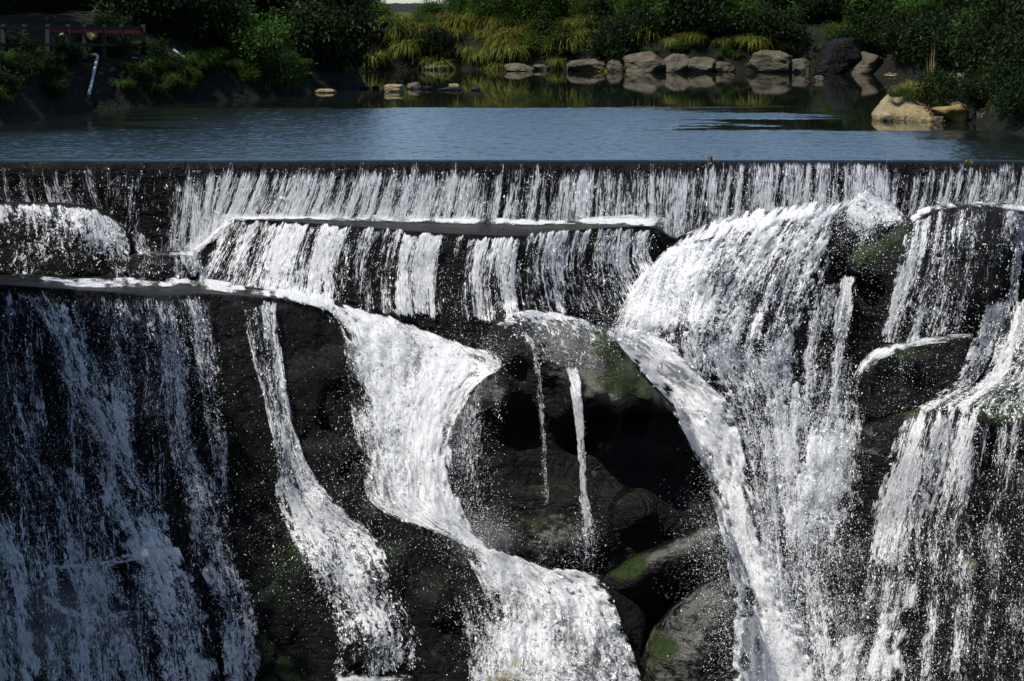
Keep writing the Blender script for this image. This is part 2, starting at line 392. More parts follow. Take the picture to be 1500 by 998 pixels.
put_boulder('boulder', 'dark angular rock hollow beside the lower white cascade', 'boulder', ROCK,
  [(868,830),(900,850),(940,880),(952,930),(942,1000),(940,1070),(900,1070),(915,1000),(905,930),(885,880)],
  [(900,880,52.4),(920,940,52.2),(925,1000,51.8),(880,850,52.8)],
  T=.8, back=1.0, na=140, nr_=50, relief=.3, seed=4, rnd=4)
put_boulder('rock_buttress', 'black diagonal rock buttress between the left stream and the white plunge', 'rock', ROCK,
  [(425,446),(465,440),(492,452),(513,515),(530,600),(543,690),(563,738),(620,772),(680,815),(716,862),(713,900),(694,945),(690,1080),(300,1080),(322,900),(330,700),(345,560),(360,455),(390,444)],
  [(430,470,55.3),(480,470,55.9),(380,470,55.3),(500,600,55.0),(400,600,54.2),(450,600,54.0),(350,640,54.0),(535,700,54.2),(440,690,53.2),(500,740,52.9),(560,770,52.7),(380,800,52.0),(640,815,52.3),(690,860,52.2),
   (560,850,51.2),(460,850,51.0),(640,900,51.0),(690,930,51.3),(400,930,50.6),(540,960,50.2),(640,1000,50.4),(350,1000,50.2),(450,1060,49.6),(600,1060,49.6)],
  T=1.0, back=1.6, na=360, nr_=130, relief=.38, fs=1.4, seed=5, rnd=6, center=(505,820), mosspts=[(450,850,90,.45),(380,820,50,.35),(560,780,60,.3),(640,880,60,.2)], jag=.25)
put_boulder('boulder', 'big black boulder under thin falling strands at the upper right', 'boulder', ROCKC,
  [(1240,397),(1250,374),(1296,347),(1343,314),(1383,301),(1440,298),(1484,305),(1494,335),(1482,395),(1474,450),(1458,505),(1380,520),(1300,525),(1246,520),(1246,450),(1262,412)],
  [(1255,392,57.2),(1300,360,57.3),(1345,330,57.6),(1400,310,57.8),(1470,312,57.9),(1330,395,56.9),(1290,400,57.3),(1275,430,58.2),(1270,480,58.2),(1330,450,57.0),(1400,380,56.9),(1470,390,57.3),
   (1400,430,56.4),(1360,432,56.5),(1400,470,56.8),(1450,470,57.0),(1330,500,57.2)],
  T=1.0, back=1.6, na=260, nr_=90, relief=.42, seed=6, rnd=5, mosspts=[(1270,375,30,.8),(1320,345,30,.35)], jag=.3)
put_boulder('boulder', 'dark block with a mossy green rim under the big upper right boulder', 'boulder', ROCKC,
  [(1262,600),(1266,560),(1276,528),(1300,508),(1352,498),(1420,490),(1440,520),(1428,580),(1380,606),(1320,620),(1280,625)],
  [(1290,525,55.8),(1350,510,56.0),(1410,505,56.2),(1340,530,55.5),(1330,580,55.9),(1400,560,55.9),(1280,570,56.0)],
  T=.8, back=1.4, na=180, nr_=60, relief=.3, seed=7, rnd=5, mosspts=[(1300,520,30,.8),(1360,507,40,.4),(1270,545,14,.6)], jag=.3)
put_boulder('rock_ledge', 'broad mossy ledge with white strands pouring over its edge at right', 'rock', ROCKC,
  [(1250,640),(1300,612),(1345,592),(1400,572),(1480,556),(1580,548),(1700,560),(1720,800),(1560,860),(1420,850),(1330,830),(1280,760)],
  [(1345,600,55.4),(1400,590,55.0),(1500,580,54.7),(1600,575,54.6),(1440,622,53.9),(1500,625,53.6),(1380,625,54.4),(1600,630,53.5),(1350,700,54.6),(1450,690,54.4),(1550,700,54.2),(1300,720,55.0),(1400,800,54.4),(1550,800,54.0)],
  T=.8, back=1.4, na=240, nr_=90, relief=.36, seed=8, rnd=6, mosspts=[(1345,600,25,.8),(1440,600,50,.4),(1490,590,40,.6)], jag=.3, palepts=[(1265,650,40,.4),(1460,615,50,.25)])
put_boulder('boulder', 'low foam-covered mound under the weir at far left', 'boulder', ROCK,
  [(-120,310),(-60,300),(0,297),(80,297),(140,303),(172,320),(192,347),(197,385),(184,416),(100,420),(0,420),(-120,420)],
  [(0,305,58.2),(100,306,58.3),(160,325,58.4),(0,350,57.8),(100,350,57.8),(170,370,58.2),(0,400,57.5),(100,405,57.5)],
  T=.7, back=1.0, na=180, nr_=60, relief=.35, seed=9, rnd=5)
put_boulder('rock_slab', 'small flat dark block in the gap left of the upper cascade', 'rock', ROCK,
  [(176,385),(195,372),(240,368),(286,372),(294,395),(288,415),(240,418),(182,418)],
  [(200,378,57.9),(240,374,57.9),(280,378,57.9),(240,395,57.5),(200,400,57.6),(270,400,57.6)],
  T=.5, back=.7, na=140, nr_=40, relief=.2, seed=10, rnd=5, mosspts=[(200,378,20,.5)])
put_boulder('stone', 'small pale stone caught among droplets at lower right', 'rock', GREYR,
  [(1412,836),(1419,826),(1429,821),(1435,829),(1431,842),(1421,850)], [(1424,834,53.0),(1431,826,53.1),(1419,844,53.1)], T=.15, back=.4, na=60, nr_=20, relief=.05, seed=11, rnd=4, jag=.2)

put_boulder('boulder', 'rounded step swelling under the white water right of the middle boulder', 'boulder', ROCK,
  [(905,490),(925,432),(962,382),(1010,354),(1060,346),(1112,352),(1150,376),(1165,440),(1168,560),(1140,680),(1080,660),(1000,570),(940,530)],
  [(1000,370,57.6),(1060,362,57.6),(1120,370,57.8),(960,420,56.9),(1040,410,56.5),(1120,420,56.9),(930,490,56.4),(1030,500,55.6),(1120,520,56.0),(1060,600,55.5),(1130,640,55.7)],
  T=.9, back=1.4, na=240, nr_=90, relief=.4, fs=1.3, seed=12, rnd=5, jag=.3)
# ------------------------------------------------------------------ the weir
def bar(p, q, wx, wz):
    """box between two points, returned as 8 verts and 6 quads"""
    p, q = np.array(p, float), np.array(q, float)
    d_ = (q - p) / np.linalg.norm(q - p)
    u = np.cross(d_, (0, 0, 1.0)); u = u / np.linalg.norm(u) if np.linalg.norm(u) > 1e-6 else np.array((1.0, 0, 0))
    w_ = np.cross(u, d_)
    v = [e + sx * u * wx / 2 + sz * w_ * wz / 2 for e in (p, q) for sx, sz in ((-1, -1), (1, -1), (1, 1), (-1, 1))]
    return np.array(v), np.array([(0,1,5,4),(1,2,6,5),(2,3,7,6),(3,0,4,7),(3,2,1,0),(4,5,6,7)])
def joinm(parts):
    vs, fs, o = [], [], 0
    for v, f in parts: vs.append(v); fs.append(np.asarray(f) + o); o += len(v)
    return np.concatenate(vs), np.concatenate(fs)
nx = 1400; xs = np.linspace(-27, 27, nx)
prof = [(61.6, -.22), (60.9, -.10), (60.45, -.05), (60.2, -.07), (60.06, -.16), (60.0, -.35)] + [(60.0 + .04 * k, -.35 - .22 * k) for k in range(1, 18)]
gy = np.array([p[0] for p in prof])[:, None] + 0 * xs; gz = np.array([p[1] for p in prof])[:, None] + 0 * xs
gx = np.broadcast_to(xs, gy.shape)
dd = fbm(gx * .7, gz * .9, 2.2, 77, 4) * .10 + fbm(gx * 5, gz * 2.0, 2.2, 78, 4) * .06
k_ = sstep(0, 5, np.arange(len(prof)))[:, None]
gy = gy + dd * k_; gz = gz + fbm(gx * .5, 1.1, 4.4, 79, 4) * .02 + fbm(gx * 3, 1.1, 4.4, 80, 3) * .012
v = np.stack([gx, gy, gz], -1)
wv = v.reshape(-1, 3); wf = gridfaces(len(prof), nx)[:, ::-1]
bk = v[-1].copy(); bk[:, 1] = 62.2; wv = np.concatenate([wv, bk])
a_ = (len(prof) - 1) * nx + np.arange(nx); b_ = len(prof) * nx + np.arange(nx); t_ = np.arange(nx)
wf = np.concatenate([wf, np.stack([a_[:-1], a_[1:], b_[1:], b_[:-1]], -1), np.stack([b_[:-1], b_[1:], t_[1:], t_[:-1]], -1)])
me = mesh_from('weir', wv, wf[:, ::-1], CONC); fattr(me, 'moss', np.zeros(len(wv)))
link('weir', me, label='long straight dark weir that the pool spills over', cat='weir')
SOLIDS.append((wv, wf))

# ------------------------------------------------------------------ distance maps of the rock for the water to follow
GX0, GY0, GS = -240, 230, 3
gxx = np.arange(GX0, 1741, GS); gyy = np.arange(GY0, 1071, GS)
def depthmap(solids):
    v, f = joinm(solids)
    bv = BVHTree.FromPolygons(v.tolist(), f.tolist())
    o = Vector((0, 0, HC)); out = np.full((len(gyy), len(gxx)), 60.0)
    rc = bv.ray_cast
    for j, y in enumerate(gyy.tolist()):
        for i, x in enumerate(gxx.tolist()):
            h = rc(o, Vector(((x - CX) / F, 1.0, -y / F)))
            if h[0] is not None: out[j, i] = h[0].y
    return out
def blur(a, k):
    for ax in (0, 1):
        pad = [(0, 0), (0, 0)]; pad[ax] = (k, k)
        b = np.pad(a, pad, mode='edge'); c = np.cumsum(b, ax)
        c = np.insert(c, 0, 0, ax); n_ = 2 * k + 1
        a = (np.take(c, np.arange(n_, c.shape[ax]), ax) - np.take(c, np.arange(0, c.shape[ax] - n_), ax)) / n_
    return a
DALL = depthmap(SOLIDS)
def minf(a, k):
    b = a.copy()
    for dy in range(-k, k + 1):
        for dx in range(-k, k + 1):
            b = np.minimum(b, np.roll(np.roll(a, dy, 0), dx, 1))
    return b
DSM = blur(minf(DALL, 1), 1)
def samp(D, x, y):
    fx = np.clip((x - GX0) / GS, 0, len(gxx) - 1.001); fy = np.clip((y - GY0) / GS, 0, len(gyy) - 1.001)
    ix, iy = fx.astype(int), fy.astype(int); a, b = fx - ix, fy - iy
    return D[iy, ix] * (1 - a) * (1 - b) + D[iy, ix + 1] * a * (1 - b) + D[iy + 1, ix] * (1 - a) * b + D[iy + 1, ix + 1] * a * b
# ------------------------------------------------------------------ falling water
def across(curve, n):
    P = np.asarray(curve, float); s = np.concatenate([[0], np.cumsum(np.linalg.norm(np.diff(P, axis=0), axis=1))]); q = np.linspace(0, s[-1], n)
    return np.stack([np.interp(q, s, P[:, 0]), np.interp(q, s, P[:, 1])], -1)
def crt(A, t):
    """Catmull-Rom through A[k] at parameters t in [0, K-1]"""
    K = len(A); i = np.clip(np.floor(t).astype(int), 0, K - 2); u = t - i
    g = lambda j: A[np.clip(j, 0, K - 1)]
    sh = (-1,) + (1,) * (A.ndim - 1); u = u.reshape(sh)
    a, b, c, d_ = g(i - 1), g(i), g(i + 1), g(i + 2)
    return .5 * (2 * b + (c - a) * u + (2 * a - 5 * b + 4 * c - d_) * u**2 + (3 * b - a - 3 * c + d_) * u**3)
NSEED = [100]
TOTAL = [0]
OCT_V = np.array([(1,0,0),(-1,0,0),(0,1,0),(0,-1,0),(0,0,1),(0,0,-1)], float)
OCT_F = np.array([(0,2,4),(2,1,4),(1,3,4),(3,0,4),(2,0,5),(1,2,5),(3,1,5),(0,3,5)])
def drops_mesh(name, c, size, axis, stretch):
    """lumpy elongated drops: c (n,3) centres, size (n,), axis (n,3) unit direction of motion, stretch (n,)"""
    n = len(c)
    r = R.normal(size=(n, 3)); u = np.cross(axis, r); u /= np.linalg.norm(u, axis=1, keepdims=True) + 1e-9
    w = np.cross(axis, u)
    j = R.uniform(.65, 1.35, (n, 6))
    v = (OCT_V[None, :, 0:1] * u[:, None] + OCT_V[None, :, 1:2] * w[:, None] + OCT_V[None, :, 2:3] * axis[:, None] * stretch[:, None, None]) * size[:, None, None] * j[:, :, None] + c[:, None]
    f = (OCT_F[None] + (np.arange(n) * 6)[:, None, None]).reshape(-1, 3)
    TOTAL[0] += len(f)
    return mesh_from(name, v.reshape(-1, 3), f, DROP)

def densval(dn, xs, nu):
    if np.isscalar(dn): return np.full(nu, float(dn))
    if isinstance(dn[0], tuple): return np.interp(xs, [q[0] for q in dn], [q[1] for q in dn])
    return np.interp(np.linspace(0, 1, nu), np.linspace(0, 1, len(dn)), dn)

def sheet(curves, dens, off=.16, cell=.22, stretch=2.2, streak=.6, swid=14., slen=160., edge=10., drops=1.0, dsize=.016, depth=None, accum=True, step=3.0, mat=None, thick=.10, wild=.25, fade=7.):
    """one sheet of running water through the given cross curves. returns (sheet mesh, drops mesh)"""
    NSEED[0] += 11; sd = NSEED[0]
    K = len(curves)
    wid = max(np.linalg.norm(np.diff(np.asarray(c, float), axis=0), axis=1).sum() for c in curves)
    nu = int(max(6, wid / step)); 
    A = np.stack([across(c, nu) for c in curves])
    L = sum(np.linalg.norm(A[k + 1] - A[k], axis=1).mean() for k in range(K - 1))
    nt = int(max(6, L / step)); t = np.linspace(0, K - 1, nt)
    G = crt(A, t); x, y = G[..., 0], G[..., 1]
    Dn = np.stack([densval(dens[k], A[k][:, 0], nu) for k in range(K)])
    i = np.clip(np.floor(t).astype(int), 0, K - 2); u_ = (t - i)[:, None]
    D = Dn[i] * (1 - u_) + Dn[i + 1] * u_
    # running coordinates in picture units: a across (constant along a strand), b along
    mw = np.mean([np.linalg.norm(np.diff(a, axis=0), axis=1).sum() for a in A])
    a = np.broadcast_to(np.linspace(0, mw, nu)[None], x.shape)
    seg = np.concatenate([np.zeros((1, nu)), np.linalg.norm(np.diff(G, axis=0), axis=2)]); b = np.cumsum(seg, 0)
    s1 = vnoise(a / swid, b / slen, 0, sd); s2 = vnoise(a / (swid * .37), b / (slen * .6), 0, sd + 1)
    D = D + D * streak * ((s1 - .5) * 1.6 + (s2 - .5) * 1.0)
    dist = np.minimum(a, mw - a) + (vnoise(a / 6, b / 9, 0, sd + 2) - .5) * edge * 1.6 + (vnoise(a / 14, b / 26, 0, sd + 12) - .5) * edge * 1.5 + (vnoise(a * 0 + 3, b / 50, 0, sd + 5) - .5) * edge
    ef = sstep(-.7 * edge, 1.1 * edge, dist)
    Lt = b[-1].mean(); bw = np.minimum(b - (vnoise(a / 6, 1.5, 0, sd + 6) - .3) * fade * 1.6, Lt - b - (vnoise(a / 6, 4.5, 0, sd + 6) - .3) * fade * 1.6)
    if fade > 0: ef = ef * sstep(-.4 * fade, .6 * fade, bw)
    D = np.clip(D * ef, 0, 1.3)
    # distance: on the rock, and once thrown clear of it the water does not fall back in
    if depth is not None: Y = depth(x, y)
    else:
        Y = samp(DSM, x, y) - off
        if accum:
            Y = np.minimum.accumulate(Y, 0)
            k = np.ones(5) / 5
            Y = np.apply_along_axis(lambda q: np.convolve(np.pad(q, 2, mode='edge'), k, 'valid'), 0, Y)
            Y = np.apply_along_axis(lambda q: np.convolve(np.pad(q, 2, mode='edge'), k, 'valid'), 1, Y)
    Y = Y - thick * (.55 * fbm(a / 13, b / 34, 0, sd + 3, 4) + .25 * fbm(a / 4.5, b / 11, 0, sd + 4, 2)) - np.clip(D, 0, 1) * thick * .8
    P = W(x, y, Y)
    m = Y.mean() / F
    uv = np.stack([a * m / cell + sd * 1.7, b * m / (cell * stretch) + sd * .9], -1)
    me = mesh_from('water_sheet', P.reshape(-1, 3), gridfaces(nt, nu), mat or FALL)
    fattr(me, 'dens', D); uvset(me, uv.reshape(-1, 2))
    dm = None
    if drops > 0:
        # drops break off where the water is ragged: strands, edges and the lower reach
        area = np.gradient(b, axis=0) * np.abs(mw / nu) * (np.linalg.norm(np.gradient(G, axis=1), axis=2) / max(1e-6, mw / nu))
        web = np.abs(vnoise(a / 5, b / 16, 0, sd + 7) - .5) * 2 * .6 + np.abs(vnoise(a / 9, b / 22, 0, sd + 8) - .5) * 2 * .6
        web = np.clip(1.25 - 2.4 * web, .03, 1)**1.5
        pr = area * np.clip(D, 0, .75)**.8 * (1 - .75 * sstep(.55, .95, D)) * web * sstep(4, 14, b)
        n = int(pr.sum() * .40 * drops)
        if n > 20:
            pf = (pr / pr.sum()).ravel(); idx = R.choice(len(pf), n, p=pf)
            r0, c0 = np.unravel_index(idx, x.shape)
            rf = np.clip(r0 + R.uniform(-.5, .5, n), 0, nt - 1.001); cf = np.clip(c0 + R.uniform(-.5, .5, n) + R.standard_t(3, n) * edge * wild * .22 * nu / mw * .5, 0, nu - 1.001)
            ri, ci = rf.astype(int), cf.astype(int); ra, ca = (rf - ri)[:, None], (cf - ci)[:, None]
            c = P[ri, ci] * (1 - ra) * (1 - ca) + P[ri + 1, ci] * ra * (1 - ca) + P[ri, ci + 1] * (1 - ra) * ca + P[ri + 1, ci + 1] * ra * ca
            ax = P[np.minimum(ri + 1, nt - 1), ci] - P[np.maximum(ri - 1, 0), ci]; ax = ax + R.normal(size=ax.shape) * .35 * np.linalg.norm(ax, axis=1, keepdims=True)
            ax /= np.linalg.norm(ax, axis=1, keepdims=True) + 1e-9
            c[:, 1] -= .03 + R.exponential(.06, n) * (1 + wild); c[:, 0] += R.normal(0, .012 + .015 * wild, n)
            sz = .52 * dsize * np.exp(R.normal(0, .5, n)); st = np.where(R.random(n) < .5, R.uniform(1.0, 2.0, n), R.uniform(2.0, 3.6, n))
            dm = drops_mesh('foam', c, sz, ax, st)
    return me, dm

def cascade(name, label, group, sheets, cat='waterfall'):
    """a cascade: an Empty where it springs, its sheets and the torn-off drops under it"""
    ms = [sheet(*s[0:2], **s[2]) for s in sheets]
    allv = np.array([np.array(ms[0][0].vertices[0].co)])
    root = link(name, None, label=label, cat=cat, group=group)
    co = np.empty(len(ms[0][0].vertices) * 3, np.float32); ms[0][0].vertices.foreach_get('co', co); co = co.reshape(-1, 3)
    base = np.array([co[:, 0].mean(), co[:, 1].mean(), co[:, 2].min()]); root.location = base
    for sm, dm in ms:
        for mm, nm in ((sm, 'water_sheet'), (dm, 'foam')):
            if mm is None: continue
            mm.transform(__import__('mathutils').Matrix.Translation(Vector(-base)))
            link(nm, mm, root, kind='stuff' if nm == 'foam' else None)
    return root

GW = 'cascades of the waterfall'
# weir curtain: thrown off the crest, falls free
def wdepth(x, y):
    drop = np.clip((y - 237) * 60 / F, 0, 9)
    return 59.92 - .27 * np.sqrt(drop) - .03
xs_w = [-200, 0, 150, 165, 200, 285, 330, 500, 740, 960, 985, 1040, 1110, 1200, 1265, 1300, 1345, 1400, 1700]
yb_w = [304, 302, 305, 340, 368, 376, 324, 325, 328, 328, 350, 330, 312, 304, 300, 335, 322, 306, 306]
cl = lambda dy: [(-200, 237 + dy)] + [(x, 236.5 + dy + .5 * math.sin(x * .01)) for x in range(-150, 1700, 50)] + [(1700, 238 + dy)]
mid = lambda k: [(x, 237 + (yy - 237) * k) for x, yy in zip(xs_w, yb_w)]
dtop = [(-200,.10),(240,.12),(300,.13),(420,.16),(520,.24),(740,.24),(800,.2),(900,.28),(1000,.3),(1060,.4),(1090,.62),(1280,.62),(1295,.2),(1360,.25),(1380,.45),(1440,.3),(1480,.5),(1700,.4)]
dmid = [(-200,.16),(60,.2),(100,.34),(115,.2),(140,.22),(160,.10),(185,.12),(195,.28),(205,.08),(235,.08),(250,.38),(275,.5),(300,.58),(470,.64),(540,.6),(620,.56),(700,.62),(720,.42),(760,.38),(800,.5),(860,.48),(920,.5),(1000,.5),(1060,.5),(1090,.55),(1290,.5),(1310,.4),(1360,.36),(1390,.5),(1700,.45)]
dbot = [(-200,.22),(60,.3),(75,.5),(150,.25),(160,.08),(185,.12),(198,.3),(215,.05),(240,.10),(255,.5),(300,.6),(400,.72),(560,.74),(660,.62),(720,.5),(780,.55),(860,.5),(960,.52),(1040,.5),(1290,.6),(1330,.5),(1700,.5)]
xq = np.arange(-200, 1700, 7.0); dtop = [(x, float(np.interp(x, [q[0] for q in dtop], [q[1] for q in dtop])) * (.75 if 1060 < x < 1290 else R.uniform(.15, 1.15))) for x in xq]
jit = [(x, R.uniform(.7, 1.3)) for x in xq]
dmid = [(x, float(np.interp(x, [q[0] for q in dmid], [q[1] for q in dmid])) * j) for x, j in jit]
cascade('weir_curtain', 'long white curtain of thin strands falling straight off the dark weir', GW,
  [([cl(2), mid(.12), mid(.3), mid(.6), mid(1.0)], [[(x, d * .4) for x, d in dtop], dtop, [(x, d * .9) for x, d in dmid], dmid, dbot], dict(depth=wdepth, mat=STRAND, cell=.10, stretch=7.0, streak=.5, swid=4.5, slen=140, drops=1.3, dsize=.013, step=2.0, thick=.05, edge=3, fade=0))])

cascade('upper_cascade', 'wide veil of broken white streams over the middle rock step under the weir', GW,
  [([[(330,321),(420,325),(520,330),(590,336),(640,342),(740,347),(800,338),(880,333),(900,332),(975,336)],
     [(312,360),(400,365),(520,380),(640,400),(720,410),(800,400),(880,392),(965,370)],
     [(285,412),(380,422),(470,440),(560,464),(640,488),(700,505),(760,486),(830,478),(900,466),(985,405)]],
    [[(330,0.396),(370,0.452),(400,0.62),(450,0.62),(490,0.676),(512,0.676),(516,0.1),(530,0.1),(540,0.508),(560,0.396),(580,0.396),(588,0.754),(600,0.732),(612,0.508),(622,0.754),(640,0.508),(655,0.172),(668,0.1),(675,0.452),(720,0.564),(745,0.732),(757,0.62),(762,0.04),(770,0.1),(778,0.508),(830,0.564),(860,0.62),(900,0.62),(950,0.564),(957,0.1),(962,0.06),(975,0.284)],
     [(312,0.396),(360,0.441),(400,0.642),(440,0.62),(470,0.53),(490,0.62),(512,0.53),(516,0.172),(545,0.284),(575,0.284),(588,0.732),(600,0.508),(620,0.799),(632,0.732),(640,0.228),(655,0.172),(668,0.1),(680,0.351),(700,0.463),(720,0.396),(745,0.62),(756,0.844),(764,0.04),(775,0.194),(800,0.396),(830,0.486),(845,0.284),(870,0.53),(890,0.34),(910,0.62),(925,0.34),(940,0.452),(960,0.284),(965,0.06)],
     [(285,0.396),(360,0.463),(410,0.62),(450,0.53),(470,0.62),(485,0.34),(520,0.228),(575,0.228),(590,0.62),(610,0.34),(632,0.732),(645,0.194),(670,0.1),(690,0.351),(715,0.486),(735,0.34),(755,0.62),(768,0.12),(790,0.284),(830,0.441),(850,0.228),(880,0.452),(900,0.194),(930,0.508),(985,0.172)]],
    dict(mat=STRAND, cell=.17, stretch=3.4, streak=.6, swid=6, slen=200, drops=1.1, dsize=.014, step=2.4, off=.14, thick=.07, edge=6)),
   # foam where the curtain lands on the step
   ([[(318,314),(318,326)],[(420,314),(420,321)],[(560,315),(560,324)],[(700,318),(700,328)],[(800,322),(800,329)],[(880,317),(880,328)],[(960,314),(960,332)],[(995,322),(985,338)]],
    [1,1.2,1.15,1.1,1.0,1.1,1.1,.5], dict(cell=.2, stretch=2, streak=.6, drops=1.2, dsize=.014, edge=6, off=.1, step=2, mat=SOFT, accum=False)),
   # spill from the left end of the step into the gap
   ([[(316,316),(350,323)],[(288,345),(322,350)],[(264,366),(300,374)],[(272,405),(298,405)]], [.7,.7,.66,.62], dict(cell=.2, stretch=2.4, streak=.6, drops=1.2, edge=8, step=2, mat=SOFT))])

cascade('mound_cascade', 'lacy white veil running over the low mound at far left', GW,
  [([[(-120,300),(0,298),(80,299),(140,305),(176,324)],[(-120,340),(0,340),(90,340),(150,345),(192,352)],[(-120,410),(0,408),(60,411),(140,411),(192,412)]],
    [[.75,.8,.85,.8,.7],[(-120,.4),(20,.3),(60,.3),(90,.5),(115,.3),(140,.62),(170,.55),(192,.3)],[(-120,.25),(30,.25),(60,.1),(80,.05),(110,.1),(125,.4),(150,.2),(175,.35),(192,.15)]],
    dict(cell=.34, stretch=1.3, streak=.35, swid=24, slen=90, drops=1.0, dsize=.016, edge=8))])
cascade('gap_trickle', 'thin strands in the dark gap between the mound and the upper cascade', GW,
  [([[(188,338),(235,345)],[(196,360),(235,362)],[(200,378),(240,378)]],[.3,.45,.5], dict(drops=1, edge=6, cell=.15)),
   ([[(196,374),(286,373)],[(186,408),(288,408)]],[[.3,.2,.4,.3],[.3,.2,.3,.35]], dict(drops=1, edge=4, cell=.13, stretch=3, streak=.8)),
   ([[(200,364),(206,376)],[(245,370),(246,377)],[(285,368),(290,380)]],[.3,.6,.9], dict(drops=.6, edge=6, cell=.2, step=2, accum=False, mat=SOFT))])
cascade('shelf_foam', 'bright line of foam running along the back of the long dark shelf at left', GW,
  [([[(56,405),(60,412)],[(110,408),(110,420)],[(170,407),(170,421)],[(250,407),(250,420)],[(305,409),(305,424)],[(345,415),(345,430)],[(400,420),(400,436)],[(450,427),(450,446)],[(490,436),(490,458)]],
    [.7,1.1,1.0,1.1,1.2,1.2,1.2,1.2,1.1], dict(cell=.25, stretch=2, streak=.6, drops=1, edge=7, off=.10, step=2, mat=SOFT, accum=False))], cat='foam')

# the shaded wall at left: five separate streams
GL = 'streams down the shaded left wall'
cascade('cliff_stream', 'widest stream at left, breaking over a small step two thirds down', GL,
  [([[(24,422),(106,428)],[(70,500),(128,520)],[(95,575),(152,592)],[(128,650),(178,655)],[(150,740),(238,742)],[(178,805),(264,808)],[(212,900),(304,900)],[(245,1075),(335,1075)]],
    [[0.286,0.39,0.442],[0.325,0.52,0.585],[0.26,0.585,0.73],[0.325,0.56,0.69],[0.455,0.56,0.56],[0.585,0.84,0.86],[0.455,0.56,0.61],[0.52,0.61,0.67]], dict(cell=.2, stretch=2.2, streak=.5, drops=1.2, edge=18, dsize=.013, wild=.6)),
   ([[(100,430),(112,432)],[(120,500),(135,500)],[(150,590),(168,590)],[(160,640),(190,640)],[(175,690),(215,690)],[(200,770),(235,770)]],[0.26,0.26,0.455,0.52,0.39,0.13], dict(cell=.16, drops=1.3, edge=8, wild=0.52, dsize=.012)),
   ([[(40,832),(44,842)],[(90,826),(92,836)],[(140,824),(140,833)],[(200,808),(204,820)],[(258,804),(262,816)]],[0.195,0.52,0.39,0.67,0.78], dict(drops=0.86, edge=4, step=2, accum=False, cell=.18)),
   ([[(60,866),(58,876)],[(95,888),(92,898)],[(135,898),(133,908)],[(185,894),(185,904)],[(235,888),(236,898)]],[0.39,0.585,0.52,0.455,0.195], dict(drops=0.86, edge=4, step=2, accum=False, cell=.18))])
cascade('cliff_stream', 'broad pale film of water spreading across the bottom left corner', GL,
  [([[(-160,640),(-10,700)],[(-160,760),(30,800)],[(-160,880),(50,900)],[(-160,1075),(72,1075)]],[0.203,0.513,0.621,0.675], dict(cell=.2, stretch=3.2, streak=.5, slen=260, drops=1.2, edge=22, wild=.6, dsize=.012)),
   ([[(-60,424),(44,426)],[(-40,560),(60,560)],[(-10,650),(80,650)],[(18,720),(132,720)],[(40,830),(175,830)],[(60,940),(215,940)],[(70,1075),(240,1075)]],[[0.162,0.189],[0.162,0.27],[0.162,0.405],[0.338,0.54],[0.338,0.486],[0.338,0.472],[0.405,0.608]], dict(cell=.2, stretch=2.4, streak=.8, drops=1.0, edge=26, wild=.8, dsize=.012))])
cascade('cliff_stream', 'faint broken strands falling from the shelf beside the widest stream', GL,
  [([[(-60,424),(60,424),(180,434),(312,432)],[(-50,600),(60,600),(200,610),(335,610)],[(-40,800),(90,800),(230,800),(345,800)],[(-30,1075),(120,1075),(260,1075),(380,1075)]],[[.12,.15,.22,.18],[.13,.18,.17,.10],[.22,.25,.20,.04],[.32,.33,.28,.08]], dict(mat=STRAND, cell=.16, stretch=3.2, streak=1.0, swid=16, slen=140, drops=.8, edge=20, wild=.8, dsize=.012)),
   ([[(128,438),(305,434)],[(150,560),(325,560)],[(170,640),(250,640)]],[[0.21,0.3,0.24],[0.18,0.3,0.21],[0.15,0.15]], dict(cell=.15, stretch=3, streak=1.0, drops=1.5, edge=14, wild=1., dsize=.011)),
   ([[(158,500),(186,510)],[(165,590),(200,600)],[(176,650),(200,660)],[(180,710),(210,720)]],[0.225,0.6,0.525,0.225], dict(cell=.16, drops=1.4, edge=8, wild=.8, dsize=.012))])
cascade('cliff_stream', 'narrow stream second left of the bright slanting one, widening to its foot', GL,
  [([[(228,438),(256,438)],[(235,500),(266,500)],[(240,570),(276,570)],[(248,650),(286,650)],[(262,720),(322,720)],[(288,820),(352,820)],[(322,910),(377,910)],[(332,1075),(386,1075)]],[.26,.4,.4,.44,.46,.5,.56,.6], dict(cell=.17, stretch=2.2, streak=.4, drops=1.4, edge=9, wild=.5, dsize=.013)),
   ([[(278,436),(302,436)],[(290,560),(326,568)],[(308,650),(336,690)],[(322,740),(346,758)]],[0.36,0.36,0.384,0.144], dict(cell=.15, drops=1.5, edge=8, wild=.8, dsize=.012))])
cascade('slanting_stream', 'bright slanting stream widening down the rock left of the plunge', GL,
  [([[(354,440),(406,440)],[(366,510),(413,515)],[(387,590),(426,600)],[(405,680),(452,682)],[(404,722),(492,735)],[(428,790),(552,790)],[(464,860),(587,870)],[(490,920),(617,930)],[(488,990),(624,990)]],
    [[.5,.35,.6],[.45,.4,.62],[.5,.45,.6],[.55,.6,.62],[.75,.8,.7],[.7,.78,.66],[.6,.68,.56],[.42,.5,.44],[.3,.38,.3]], dict(cell=.2, stretch=2.0, streak=.35, swid=10, drops=1.3, edge=9, wild=.5, dsize=.015)),
   ([[(488,984),(490,1010)],[(540,986),(540,1012)],[(605,988),(606,1014)]],[.6,.75,.6], dict(cell=.25, drops=.6, edge=7, accum=False, mat=SOFT))])

